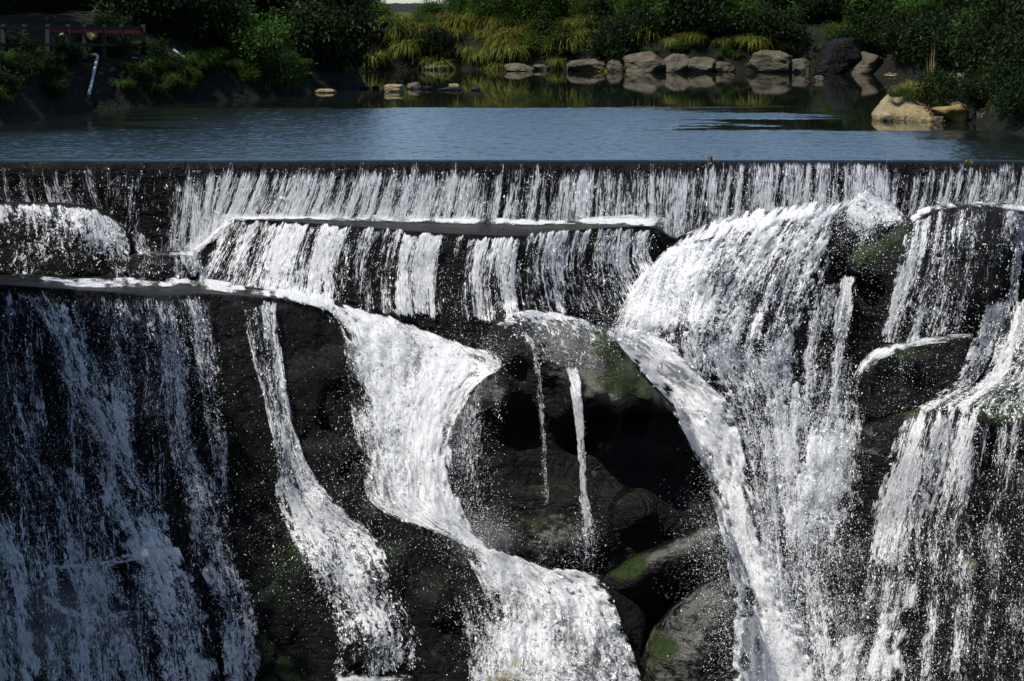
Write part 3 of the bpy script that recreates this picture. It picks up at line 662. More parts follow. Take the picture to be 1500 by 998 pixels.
cascade('plunge', 'biggest white plunge funnelling down between the buttress and the middle boulder', GW,
  [([[(462,438),(520,450),(570,462),(640,488),(690,505),(722,512)],[(500,500),(570,515),(640,530),(734,538)],[(512,590),(580,600),(640,592),(692,572)],[(530,690),(590,690),(622,680),(662,655)],[(548,740),(600,748),(640,748),(678,748)],[(632,780),(664,792),(690,802),(716,806)]],
    [[.9,1.0,1.0,.95,.95,.9],[.55,.9,1.0,1.0,.9],[.5,.8,1,1,.95],[.45,.6,.9,1,1],[.5,.7,.9,1,1],[.85,1,1,1]], dict(cell=.34, stretch=1.5, streak=.22, swid=22, slen=120, drops=.8, dsize=.017, edge=22, mat=SOFT, thick=.22, off=.3, wild=.5)),
   ([[(498,455),(520,470)],[(520,520),(545,540)],[(528,570),(570,600)],[(545,640),(590,660)],[(560,720),(610,740)]],[.3,.35,.4,.45,.4], dict(cell=.18, stretch=2, drops=1.6, edge=8, off=.5, wild=1, dsize=.013))])
cascade('lower_cascade', 'thick white cascade of round foam cells at the bottom centre', GW,
  [([[(655,780),(700,796),(760,815),(800,832),(872,836)],[(690,828),(750,842),(820,850),(888,858)],[(712,890),(790,895),(860,892),(908,905)],[(690,960),(780,960),(860,960),(930,965)],[(680,1075),(780,1075),(860,1075),(965,1075)]],
    [[.9,1.0,1.0,1.0,.9],[.95,1,1,.95],[.5,.75,.8,.75],[.45,.62,.55,.66],[.5,.6,.5,.6]], dict(cell=.42, stretch=1.05, streak=.25, swid=30, slen=60, drops=.7, dsize=.018, edge=22, mat=SOFT, thick=.26, off=.45, wild=.6)),
   ([[(655,870),(715,865)],[(668,910),(730,900)],[(684,940),(760,940)],[(690,1075),(770,1075)]],[.15,.3,.4,.4], dict(cell=.2, stretch=2, drops=1.5, edge=12, wild=.8, dsize=.014))])

cascade('domed_cascade', 'wide white cascade swelling over two rounded steps right of the middle boulder', GW,
  [([[(1036,326),(1070,312),(1110,305),(1150,303),(1190,294),(1225,297),(1262,284)],[(990,352),(1060,344),(1150,345),(1240,330)],[(942,398),(1020,400),(1110,412),(1215,395)],[(898,470),(990,485),(1090,500),(1190,470)],[(925,525),(1000,545),(1080,560),(1168,560)]],
    [[.8,.9,.9,.8],[.85,.72,.72,.6],[.85,.62,.55,.5],[.95,.62,.56,.42],[.95,.72,.45,.4]], dict(cell=.24, stretch=2.0, streak=.5, swid=14, slen=90, drops=.9, dsize=.017, edge=30, mat=FALL, thick=.22, off=.3, wild=1.0, fade=34)),
   ([[(995,348),(1036,326),(1075,312),(1110,307),(1150,303),(1190,295),(1230,297),(1264,282)],[(985,362),(1050,346),(1130,342),(1230,325)]],[[.6,.95,1,1,.8],[.5,.8,.8,.5]], dict(cell=.3, stretch=1.4, streak=.3, drops=2, wild=1.2, mat=SOFT, thick=.2, off=.4, fade=18)),
   ([[(930,410),(985,358),(1060,350)],[(900,470),(960,420),(1050,400)],[(890,500),(950,500),(1030,480)]],[[.5,.9,.8],[.55,.8,.5],[.7,.8,.5]], dict(cell=.3, stretch=1.4, streak=.4, drops=2, edge=24, wild=1.2, mat=SOFT, thick=.2, off=.4)),
   ([[(1225,330),(1258,280),(1284,268)],[(1250,350),(1290,310),(1330,325)],[(1255,365),(1290,345)]],[.8,.6,.2], dict(cell=.2, stretch=1.2, streak=.4, drops=2, off=.5, wild=1.2, edge=10))])
cascade('boulder_chute', 'solid white chute hugging the right edge of the middle boulder', GW,
  [([[(880,474),(962,488)],[(928,530),(1010,530)],[(972,584),(1062,584)],[(1008,645),(1086,650)],[(1040,722),(1102,722)],[(1060,800),(1120,800)],[(1074,880),(1160,880)],[(1074,960),(1186,960)],[(1066,1075),(1200,1075)]],
    [[1,.95],[1,.9],[1,.9],[1,.9],[1,1],[1,1],[1,1.0,1],[1,1.1,1],[1,1.2,1.1]], dict(cell=.3, stretch=1.6, streak=.2, drops=1.3, dsize=.016, edge=26, mat=SOFT, thick=.22, off=.45, wild=.9))])
cascade('lace_veil', 'dark lacy veil of drops between the solid chute and the bright column', GW,
  [([[(985,490),(1080,490),(1172,490)],[(1050,590),(1110,590),(1165,585)],[(1075,660),(1115,660),(1162,660)],[(1098,760),(1130,760),(1162,760)],[(1108,860),(1172,860)],[(1150,1000),(1200,1000)]],
    [[.88,.75,.68],[.7,.58,.62],[.52,.5,.58],[.48,.5,.54],[.52,.56],[.5,.5]], dict(cell=.18, stretch=2.4, streak=.6, drops=2.0, dsize=.014, edge=12, wild=.8, fade=44)),
   ([[(1160,560),(1172,560)],[(1150,640),(1166,640)],[(1124,720),(1146,720)],[(1118,790),(1138,790)]],[0.625,0.688,0.625,0.375], dict(cell=.18, drops=1.6, edge=6, wild=.7)),
   ([[(1090,560),(1190,560)],[(1100,680),(1200,690)],[(1110,800),(1210,800)],[(1120,900),(1230,900)],[(1130,1075),(1250,1075)]],[[.3,.45,.4],[.35,.5,.5],[.45,.5,.4],[.6,.5,.4],[.7,.6,.5]], dict(cell=.19, stretch=2.2, streak=.7, drops=1.2, edge=24, off=.35, wild=.9, dsize=.012, fade=40))])
cascade('bright_column', 'narrow bright column dropping from under the snout of the upper right boulder', GW,
  [([[(1232,402),(1258,405)],[(1222,460),(1247,465)],[(1214,520),(1242,522)],[(1200,590),(1244,590)],[(1172,672),(1246,676)],[(1152,755),(1246,760)],[(1150,830),(1225,830)],[(1160,930),(1215,930)]],
    [.75,.72,.6,.62,.8,.62,.38,.25], dict(cell=.2, stretch=1.8, streak=.35, drops=1.7, dsize=.015, edge=9, mat=FALL, thick=.14, off=.3, wild=.9)),
   ([[(1192,420),(1230,410)],[(1180,500),(1216,500)],[(1165,580),(1206,580)],[(1160,660),(1200,660)]],[.38,.5,.5,.5], dict(cell=.17, stretch=2.4, streak=.5, drops=1.8, edge=10, wild=.8, dsize=.013)),
   ([[(1180,640),(1240,630)],[(1170,690),(1244,690)],[(1160,740),(1235,745)]],[.5,.85,.5], dict(cell=.3, drops=1.2, edge=30, mat=SOFT, off=.6, wild=.9)),
   ([[(1196,520),(1262,520)],[(1180,600),(1256,610)],[(1168,690),(1262,700)],[(1170,790),(1268,790)]],[[.3,.4,.3],[.4,.5,.45],[.5,.55,.4],[.2,.25,.2]], dict(cell=.17, stretch=2.4, streak=.7, drops=1.6, edge=16, off=.2, wild=.9, fade=30))])
cascade('strand_veil', 'thin strands sliding over the big black boulder at the upper right', GW,
  [([[(1330,324),(1384,303),(1440,300),(1492,306)],[(1312,400),(1360,400),(1410,400),(1478,400)],[(1284,500),(1340,505),(1390,505),(1464,500)]],
    [[(1330,0.862),(1345,0.79),(1380,0.575),(1400,0.316),(1430,0.299),(1460,0.138),(1480,0.575),(1492,0.69)],[(1312,0.891),(1345,0.719),(1352,0.316),(1380,0.288),(1400,0.403),(1440,0.161),(1465,0.253),(1478,0.414)],[(1284,0.575),(1325,0.546),(1350,0.316),(1400,0.316),(1440,0.115),(1464,0.287)]],
    dict(cell=.17, stretch=2.6, streak=.7, swid=9, drops=1.5, dsize=.013, edge=8, thick=.06, wild=.5)),
   ([[(1330,314),(1336,326)],[(1362,302),(1364,311)],[(1400,296),(1400,304)],[(1450,296),(1450,302)],[(1496,300),(1496,310)],[(1560,300),(1560,310)]],[0.69,0.977,1,0.805,0.805,0.69], dict(cell=.2, drops=1, edge=6, step=2, accum=False, mat=SOFT)),
   ([[(1484,310),(1506,310)],[(1480,380),(1500,380)],[(1470,450),(1492,450)]],[0.575,0.46,0.46], dict(cell=.16, drops=1.4, edge=6, stretch=3))])
cascade('side_cascade', 'white stepped cascade at the right edge that fans into strands over the mossy ledge', GW,
  [([[(1446,438),(1520,430),(1660,428)],[(1424,500),(1520,500),(1660,500)],[(1396,558),(1500,552),(1660,555)],[(1330,602),(1440,590),(1520,588),(1660,590)],[(1322,624),(1430,618),(1520,620),(1660,630)]],
    [[.6,.75,.75],[.62,.8,.75],[.62,.75,.75],[.62,.66,.42,.45],[.5,.5,.3,.3]], dict(cell=.24, stretch=1.5, streak=.6, drops=1.2, dsize=.016, edge=18, fade=14, thick=.16, off=.26, wild=.6)),
   ([[(1326,594),(1400,594),(1470,604),(1660,612)],[(1298,680),(1380,680),(1440,690),(1660,700)],[(1272,760),(1340,770),(1420,780),(1660,790)],[(1250,850),(1320,860),(1420,860),(1660,860)]],
    [[(1328,0.878),(1420,0.805),(1460,0.48),(1520,0.408),(1660,0.36)],[(1298,0.732),(1340,0.732),(1400,0.615),(1430,0.264),(1480,0.288),(1660,0.24)],[(1272,0.498),(1310,0.586),(1350,0.41),(1420,0.234),(1480,0.144),(1660,0.12)],[(1250,0.293),(1300,0.351),(1340,0.234),(1420,0.146),(1660,0.072)]],
    dict(cell=.16, stretch=4.0, streak=.7, swid=9, slen=160, drops=1.6, dsize=.013, edge=10, thick=.07, off=.2, wild=.7, fade=26))])
cascade('rim_trickle', 'thin foam sliding along the mossy rim and down the side of the dark block', GW,
  [([[(1426,488),(1430,500)],[(1380,491),(1381,502)],[(1340,495),(1341,508)],[(1300,505),(1306,520)],[(1268,522),(1280,536)],[(1248,560),(1270,560)],[(1240,620),(1264,620)],[(1226,700),(1256,700)]],
    [.35,.6,.7,.75,.75,.55,.45,.35], dict(cell=.13, stretch=3.5, streak=.6, drops=1.2, edge=8, step=2, mat=SOFT)),
   ([[(1316,515),(1326,515)],[(1316,560),(1324,560)],[(1314,600),(1322,600)]],[.22,.3,.25], dict(cell=.13, drops=2, edge=4, wild=1, dsize=.012))])
cascade('spray_fall', 'ragged curtain of spray slanting down to the bottom right of the falls', GW,
  [([[(1275,770),(1345,770)],[(1262,870),(1345,870)],[(1220,960),(1330,960)],[(1190,1075),(1320,1075)]],[0.203,0.459,0.675,0.81], dict(cell=.2, stretch=2.6, streak=.5, drops=2.2, dsize=.013, edge=49, mat=SOFT, off=.4, wild=1.2)),
   ([[(1170,760),(1260,760)],[(1180,860),(1270,860)],[(1190,960),(1260,960)],[(1190,1075),(1250,1075)]],[0.216,0.27,0.324,0.405], dict(cell=.16, stretch=2, streak=.6, drops=2.6, dsize=.012, edge=20, wild=1.2)),
   ([[(1340,760),(1620,760)],[(1340,870),(1620,870)],[(1320,1075),(1620,1075)]],[[0.283,0.203,0.162],[0.324,0.203,0.121],[0.405,0.243,0.121]], dict(cell=.13, stretch=2.4, streak=.9, drops=1.4, dsize=.010, edge=24, wild=1.2))])
cascade('cap_film', 'thin lacy film and two trickles over the mossy cap of the middle boulder', GW,
  [([[(720,476),(745,460),(775,453),(810,456),(850,466),(880,478)],[(736,482),(790,470),(840,476),(886,490)],[(760,500),(820,500),(884,512)],[(790,545),(830,545),(870,540)]],[[1,1.2,1.2,1.2,1,.7],[.45,.5,.55,.45],[.3,.34,.25],[.1,.15,.1]], dict(cell=.2, stretch=1.3, streak=.5, drops=1.2, edge=6, off=.08, thick=.03, step=2, fade=5)),
   ([[(768,490),(782,494)],[(779,520),(790,520)],[(786,560),(795,560)],[(790,620),(799,620)],[(792,680),(802,680)],[(795,740),(804,740)]],[.55,.6,.5,.5,.4,.2], dict(cell=.12, stretch=3, drops=2.2, edge=3, off=.1, thick=.03, step=1.5, wild=.8, dsize=.012)),
   ([[(828,535),(844,535)],[(834,565),(852,565)],[(840,600),(854,600)],[(846,660),(857,660)],[(848,720),(862,720)],[(850,780),(874,780)],[(852,825),(876,825)]],[.5,.9,.9,.6,.5,.34,.3], dict(cell=.15, stretch=3, drops=2.2, edge=3, off=.12, thick=.04, step=1.5, wild=1.0, dsize=.012)),
   ([[(690,548),(730,545)],[(668,600),(740,600)],[(660,660),(740,660)],[(655,740),(730,740)]],[[.4,.15],[.4,.14],[.35,.1],[.3,.08]], dict(cell=.13, stretch=3, streak=.9, drops=2, edge=8, off=.12, thick=.04, dsize=.011, wild=.8)),
   ([[(760,760),(890,760)],[(760,835),(890,835)]],[.05,.14], dict(cell=.12, drops=2.5, edge=20, dsize=.01, wild=1.5))])

# fine spray in the air around the plunges
def spray(label, spots):
    cs, ss = [], []
    for (x, y, sx, sy, n, sz) in spots:
        xx = R.normal(x, sx, n); yy = R.normal(y, sy, n); k = (np.abs(xx - x) < 3 * sx) & (np.abs(yy - y) < 3 * sy)
        xx, yy = xx[k], yy[k]
        Yd = samp(DSM, xx, yy) - .3 - R.exponential(.6, len(xx))
        cs.append(W(xx, yy, Yd)); ss.append(.48 * sz * np.exp(R.normal(0, .45, len(xx))))
    c = np.concatenate(cs); s_ = np.concatenate(ss); ax = R.normal(size=c.shape); ax[:, 2] -= 1.2; ax /= np.linalg.norm(ax, axis=1, keepdims=True)
    link('spray', drops_mesh('spray', c, s_, ax, R.uniform(1, 4, len(c))), label=label, kind='stuff')
spray('fine white spray drifting around the plunges', [
  (690,770,30,22,3000,.009),(660,640,18,90,3000,.010),(1130,960,45,60,9000,.010),(1100,700,28,140,6000,.010),(1190,700,40,90,5000,.010),(1270,900,70,90,8000,.008),(1420,820,90,110,3500,.009),
  (560,640,40,90,3500,.010),(715,515,20,20,900,.010),(900,470,30,30,2000,.010),(1250,330,35,35,3000,.010),(1060,760,25,90,3500,.010),(720,900,30,50,2500,.010),(858,790,14,30,900,.008),(60,780,90,130,4000,.009),(250,620,120,110,2500,.008),
  (480,800,80,70,3500,.009),(1330,520,60,80,2500,.009),(690,690,22,70,1500,.008),(1040,820,30,60,2500,.008)])
print('triangles in drops', TOTAL[0])
# ------------------------------------------------------------------ ground: one sheet round the pool, the gorge and the viewer's slope
SHORE = np.array([(-26,58),(-24.5,70),(-23.3,77.7),(-21.8,87),(-18.5,93),(-13.9,99.5),(-12.5,104),(-10.3,110.5),(-9.6,112.5),(-11.5,116),(-13.2,126),(-12.8,136),(-5,139.5),(2.8,138.7),(13.3,134),(22,134.5),(28.8,134),(27.6,129),(29,124.6),(34,121),(33,110),(28,95),(23,87),(21.5,81),(21.4,73),(22.6,66),(27,58)], float)
def sdist(X, Y):
    d = np.full(X.shape, 1e9); ins = np.zeros(X.shape, bool); n = len(SHORE)
    for i in range(n):
        a, b = SHORE[i], SHORE[(i + 1) % n]; e = b - a
        t = np.clip(((X - a[0]) * e[0] + (Y - a[1]) * e[1]) / (e @ e), 0, 1)
        d = np.minimum(d, np.hypot(X - a[0] - t * e[0], Y - a[1] - t * e[1]))
        c = ((a[1] > Y) != (b[1] > Y)) & (X < (b[0] - a[0]) * (Y - a[1]) / (b[1] - a[1] + 1e-12) + a[0]); ins ^= c
    return np.where(ins, -d, d)
def ground_z(X, Y):
    X, Y = np.asarray(X, float), np.asarray(Y, float)
    d = sdist(X, Y)
    n = fbm(X * .22, Y * .22, 0, 300, 4) * .8 + fbm(X * 1.1, Y * 1.1, 0, 305, 3) * .25
    cap = np.where((Y > 128) & (X < 60), 3.6 + .03 * np.clip(X - 2, 0, 40), 4.6)
    up = np.minimum(2.0 * (1 - np.exp(-np.clip(d, 0, None) / 1.0)) + .42 * np.clip(d, 0, None), cap) + n * sstep(0, 2.5, d)
    up = np.where(d < 0, np.maximum(-1.6, d * .6) , up)
    # below the weir: the gorge floor, its side slopes and the slope the viewer stands on
    side = sstep(19.5, 26, np.abs(X)) * 20.5
    floor = -17.5 + side + n
    floor = np.maximum(floor, np.minimum(3.7, 4.0 - .5 * Y) + n * .3)
    k = sstep(60.6, 61.6, Y) if True else 0
    ks = sstep(20.5, 24, np.abs(X)); 
    k = np.where(np.abs(X) > 22, sstep(52, 62, Y), k)
    return floor * (1 - k) + up * k
gx_ = np.concatenate([np.linspace(-400, -62, 40), np.arange(-60, 60.1, .8), np.linspace(62, 400, 40)])
gy_ = np.concatenate([np.linspace(-150, -22, 20), np.arange(-20, 60, .8), np.arange(60, 62, .25), np.arange(62, 165, .8), np.linspace(166, 900, 60)])
GXX, GYY = np.meshgrid(gx_, gy_)
GZ = ground_z(GXX, GYY)
GBV = None
def gh(x, y):
    h = GBV.ray_cast(Vector((0, 0, HC)), Vector(((x - CX) / F, 1.0, -y / F)))
    return h[0].y if h[0] is not None else 100.0
gv = np.stack([GXX, GYY, GZ], -1).reshape(-1, 3)
me = mesh_from('ground', gv, gridfaces(len(gy_), len(gx_))[:, ::-1], SOIL); fattr(me, 'moss', np.zeros(len(gv)))
GBV = BVHTree.FromPolygons(gv.tolist(), gridfaces(len(gy_), len(gx_)).tolist())
link('ground', me, label='earth banks round the pool and the gorge', kind='structure')

# ------------------------------------------------------------------ pool
def pool_mat():
    k = NT('pool_water')
    pos = k.n('ShaderNodeTexCoord').outputs['Object']
    br = k.attr('breeze')
    r1 = k.noise(k.n('ShaderNodeMapping', {'Vector': pos, 'Scale': (2.2, 1.6, 1)}).outputs[0], 1.0, 3, .6)
    h = k.math('MULTIPLY', r1, k.math('ADD', k.math('MULTIPLY', br, .04), .0012))
    b = k.n('ShaderNodeBump', {'Height': h, 'Strength': 1.0, 'Distance': 1.0})
    p = k.n('ShaderNodeBsdfPrincipled', {'Base Color': (.004, .006, .004, 1), 'Roughness': k.ramp(br, 0, 1, .03, .22, False), 'IOR': 1.333, 'Specular IOR Level': .5, 'Normal': b.outputs[0]})
    return k.done(p.outputs[0])
lx = np.linspace(-27.5, 27.5, 620)
ly = np.concatenate([[60.22, 60.27, 60.33, 60.38, 60.45, 60.6, 60.75], np.arange(60.85, 93, .07), np.arange(93, 150, .5)]); lz = np.where(ly < 60.6, np.interp(ly, [60.22, 60.27, 60.33, 60.38, 60.45, 60.6], [-.075, -.05, -.032, -.02, -.006, 0]), 0)
LX, LY = np.meshgrid(lx, ly); LZ = np.broadcast_to(lz[:, None], LX.shape).copy()
wq = vnoise(LX * .10, LY * .5, 0, 901) * .6 + vnoise(LX * .25, LY * 1.2, 0, 902) * .4 - .5
le = LY + wq * 3.0; lxr = LX + wq * 12
br = sstep(91.0, 89.0, le)
calm = np.maximum.reduce([sstep(5, 9.5, lxr) * sstep(74, 75.2, le) * sstep(81.5, 80.2, le), sstep(12.5, 16.5, lxr) * sstep(73.2, 74.5, le), sstep(16, 21.5, lxr) * sstep(66, 74, le), sstep(8, 15, lxr) * sstep(85, 86.5, le)])
br = br * (1 - calm) * np.maximum(sstep(-7.2, -2.5, lxr + LY * .18), sstep(77.5, 71.5, le))
rp = (fbm(LX * 2.4 + LY * .2, LY * 3.2, 0, 911, 2) * .02 + fbm(LX * 6, LY * 7 + LX * .5, 0, 912, 2) * .010 + fbm(LX * .45, LY * .7, 0, 914, 2) * .016)
LZ = LZ + rp * br * sstep(60.3, 61.5, LY)
ed = (LY < 61)
LZ += ed * (fbm(LX * .5, 1.1, 4.4, 79, 4) * .018 + fbm(LX * 3, 1.1, 4.4, 80, 3) * .01) * sstep(61, 60.1, LY)
me = mesh_from('pool', np.stack([LX, LY, LZ], -1).reshape(-1, 3), gridfaces(len(ly), len(lx))[:, ::-1], pool_mat())
fattr(me, 'breeze', br)
link('pool_water', me, label='calm green pool with a blue breeze-ruffled band above the weir', kind='structure')
# plunge pool at the foot
pv = np.array([(-30, 10, -15.6), (30, 10, -15.6), (30, 58, -15.6), (-30, 58, -15.6)], float)
k = NT('plunge_pool'); pos = k.n('ShaderNodeTexCoord').outputs['Object']; nn = k.noise(pos, 1.6, 5, .6)
pp = k.n('ShaderNodeBsdfPrincipled', {'Base Color': k.mix(k.ramp(nn, .5, .6), (.02, .035, .03), (.6, .63, .64)), 'Roughness': .2, 'Normal': k.n('ShaderNodeBump', {'Height': nn, 'Distance': .3}).outputs[0]})
link('plunge_pool_water', mesh_from('plunge_pool', pv, np.array([(0, 1, 2, 3)]), k.done(pp.outputs[0])), label='foaming plunge pool under the falls', kind='structure')

# ------------------------------------------------------------------ plants
LEAF_D = leaf_mat('dark_leaves', (.003, .007, .0018), (.012, .024, .005), .3)  # leaf colour darkened to give the deep shade of the wood
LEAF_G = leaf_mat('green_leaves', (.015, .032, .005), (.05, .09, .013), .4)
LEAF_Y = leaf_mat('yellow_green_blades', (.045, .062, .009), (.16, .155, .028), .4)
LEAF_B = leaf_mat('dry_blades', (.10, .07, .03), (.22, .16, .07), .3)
BARK = plain('bark', (.035, .027, .02), .8)
def leaves(lobes, n, size, droop=.2, tintup=True, shell=.55):
    """many small leaf faces spread through lobes [(cx,cy,cz,rx,ry,rz)]"""
    lobes = np.asarray(lobes, float)
    vol = (lobes[:, 3] * lobes[:, 4] * lobes[:, 5])**.7; li = R.choice(len(lobes), n, p=vol / vol.sum())
    d = R.normal(size=(n, 3)); d /= np.linalg.norm(d, axis=1, keepdims=True)
    r = R.uniform(shell**3, 1, n)**(1 / 3) * (1 + .22 * (vnoise(d[:, 0] * 2.4 + li * 7, d[:, 1] * 2.4, d[:, 2] * 2.4, 9) - .5) * 2) * (1 + R.normal(0, .06, n))
    c = lobes[li, :3] + d * r[:, None] * lobes[li, 3:6]
    # twigs: leaves gather in small clumps
    nc_ = max(1, n // 14); cc = c[R.integers(0, n, nc_)]; pick = R.integers(0, nc_, n); c = np.where((R.random(n) < .75)[:, None], cc[pick] + R.normal(0, size * 1.6, (n, 3)), c)
    a = R.normal(size=(n, 3)) + d * .8; a[:, 2] -= droop * 2; a /= np.linalg.norm(a, axis=1, keepdims=True)
    b = np.cross(a, R.normal(size=(n, 3)) + np.array([0, 0, .8])); b /= np.linalg.norm(b, axis=1, keepdims=True) + 1e-9
    s = size * np.exp(R.normal(0, .3, n)); L = s[:, None] * a; Wd = (s * R.uniform(.3, .5, n))[:, None] * b
    v = np.stack([c - L * .5, c + Wd * .5, c + L * .5, c - Wd * .5], 1).reshape(-1, 3)
    f = np.arange(4 * n).reshape(-1, 4)
    t = np.repeat(np.clip(R.normal(.45, .25, n) + .25 * (vnoise(c[:, 0] * .9, c[:, 1] * .9, c[:, 2] * .9, 4) - .5) * 2, 0, 1), 4)
    return v, f, t
def blades(n, length, width, spread, base_r, droop, segs=4):
    ph = R.uniform(0, 2 * np.pi, n); out = np.stack([np.cos(ph), np.sin(ph), 0 * ph], -1)
    br = base_r * np.sqrt(R.random(n)); b0 = np.stack([np.cos(ph + R.normal(0, .9, n)) * br, np.sin(ph + R.normal(0, .9, n)) * br, 0 * br], -1)
    L = length * R.uniform(.55, 1.15, n); sp = spread * R.uniform(.3, 1.2, n); dr = droop * R.uniform(.5, 1.4, n)
    t = np.linspace(0, 1, segs + 1)
    P = b0[:, None] + out[:, None] * (L * sp)[:, None, None] * t[None, :, None] + np.array([0, 0, 1.0]) * (L[:, None] * (t[None] - dr[:, None] * t[None]**2.2))[..., None]
    sd_ = np.cross(out, (0, 0, 1.0)); w = width * (1 - t**2 * .92)
    v = np.stack([P - sd_[:, None] * w[None, :, None] / 2, P + sd_[:, None] * w[None, :, None] / 2], 2)   # n, s, 2, 3
    idx = np.arange(n * (segs + 1) * 2).reshape(n, segs + 1, 2)
    f = np.stack([idx[:, :-1, 0], idx[:, :-1, 1], idx[:, 1:, 1], idx[:, 1:, 0]], -1).reshape(-1, 4)
    tint = np.repeat(np.clip(R.normal(.5, .25, n), 0, 1), (segs + 1) * 2)
    return v.reshape(-1, 3), f, tint
def tube(pts, rad, ns=8):
    P = np.asarray(pts, float); n = len(P); T = np.gradient(P, axis=0); T /= np.linalg.norm(T, axis=1, keepdims=True)
    u = np.cross(T, (.31, .95, .05)); u /= np.linalg.norm(u, axis=1, keepdims=True); w = np.cross(T, u)
    a = np.linspace(0, 2 * np.pi, ns, endpoint=False)
    rad = np.broadcast_to(np.asarray(rad, float), (n,))
    v = P[:, None] + rad[:, None, None] * (np.cos(a)[None, :, None] * u[:, None] + np.sin(a)[None, :, None] * w[:, None])
    return v.reshape(-1, 3), gridfaces(n, ns, wrap=True)
def limbs(h, r, n, top):
    parts = [tube([(0, 0, -.6), (.05 * h, 0, h * .3), (.02 * h, .04 * h, h * .65), (0, .02 * h, h)], [r * 1.25, r, r * .7, r * .3])]
    for i in range(n):
        a = R.uniform(0, 6.28); z = h * R.uniform(.35, .85); l = top * R.uniform(.5, .9)
        parts.append(tube([(.03 * h, .01 * h, z), (math.cos(a) * l * .5, math.sin(a) * l * .5, z + l * .3), (math.cos(a) * l, math.sin(a) * l, z + l * .75)], [r * .45, r * .3, r * .1], 6))
    return joinm(parts)
def leafmesh(nm, vft, mat):
    me = mesh_from(nm, vft[0], vft[1], mat, smooth=False); fattr(me, 'tint', vft[2]); return me
def lobeset(n, rad, zc, flat=.8, sub=.5):
    o = [(0, 0, zc, rad * .75, rad * .75, rad * flat * .75)]
    for i in range(n):
        a = R.uniform(0, 6.28); e = R.uniform(-.5, 1.0); q = rad * R.uniform(.5, .8)
        o.append((math.cos(a) * q, math.sin(a) * q, zc + e * rad * flat * .8, rad * sub * R.uniform(.7, 1.2), rad * sub * R.uniform(.7, 1.2), rad * sub * flat * R.uniform(.7, 1.1)))
    return o
PR = {}
for i in range(3):
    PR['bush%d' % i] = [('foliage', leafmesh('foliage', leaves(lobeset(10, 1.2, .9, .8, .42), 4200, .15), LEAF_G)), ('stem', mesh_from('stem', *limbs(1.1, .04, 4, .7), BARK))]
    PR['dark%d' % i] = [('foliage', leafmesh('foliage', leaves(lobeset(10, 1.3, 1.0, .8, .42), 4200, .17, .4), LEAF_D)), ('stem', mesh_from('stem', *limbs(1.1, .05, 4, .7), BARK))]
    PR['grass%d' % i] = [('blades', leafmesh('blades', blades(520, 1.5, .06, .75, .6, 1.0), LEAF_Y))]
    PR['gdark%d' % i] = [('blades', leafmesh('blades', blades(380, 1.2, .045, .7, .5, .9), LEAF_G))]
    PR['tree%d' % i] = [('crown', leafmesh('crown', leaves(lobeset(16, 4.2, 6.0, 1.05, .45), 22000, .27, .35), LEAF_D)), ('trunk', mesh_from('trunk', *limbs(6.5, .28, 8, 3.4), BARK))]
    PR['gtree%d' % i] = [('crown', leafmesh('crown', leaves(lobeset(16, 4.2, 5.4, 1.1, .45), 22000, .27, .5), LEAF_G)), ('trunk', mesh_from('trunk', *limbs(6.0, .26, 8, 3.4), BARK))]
PR['dry0'] = [('blades', leafmesh('blades', blades(200, 1.0, .03, .5, .35, .5), LEAF_B))]
PR['willow0'] = [('blades', leafmesh('blades', blades(900, 2.6, .03, .45, .4, 1.3, 6), LEAF_Y))]
PR['reed0'] = [('blades', leafmesh('blades', blades(14, 1.9, .03, .12, .12, .12), LEAF_B))]
def plant(key, name, loc, s, label, cat, group=None, sz=None, rot=None):
    root = link(name, None, label=label, cat=cat, group=group)
    root.location = loc; root.rotation_euler = (R.normal(0, .06), R.normal(0, .06), R.uniform(0, 6.28) if rot is None else rot)
    root.scale = (s, s, sz or s)
    for nm, me in PR[key]: link(nm, me, root)
    return root
def gz1(X, Y): return float(ground_z(np.array([X]), np.array([Y]))[0])
def at(x, Y, dz=0):
    X = (x - CX) * Y / F; return (X, Y, gz1(X, Y) + dz)
# far bank, sunlit grasses (columns 505 to 960)
for i in range(105):
    x = R.uniform(505, 965); d_ = R.uniform(.25, 7.5)**1.0
    Y = 138.6 + d_ - .8 * max(0, (x - 800) / 160) * 3.2
    s = R.uniform(.6, 1.5)
    plant('grass%d' % R.integers(3), 'grass_clump', at(x, Y, -.1), s, 'yellow green grass clump hanging on the sunlit far bank', 'grass clump', 'grass clumps on the sunlit far bank')
for i in range(46):
    x = R.uniform(505, 985); Y = 139.2 + R.uniform(0, 6.5) - 3.2 * max(0, (x - 800) / 160)
    plant('bush%d' % R.integers(3), 'shrub', at(x, Y, -.2), R.uniform(.5, 1.05), 'green shrub among the grasses of the sunlit far bank', 'shrub', 'shrubs on the sunlit far bank')
for x in (628, 634, 640, 816, 905, 918):  # dark bushes stand in for the shadowed side of the bank's humps
    plant('dark%d' % R.integers(3), 'shrub', at(x, 139.6 - 3.2 * max(0, (x - 800) / 160), -.1), R.uniform(.9, 1.3), 'dark bush standing for the shade in a fold of the far bank', 'shrub', 'dark shrubs standing for shade in the far bank folds')
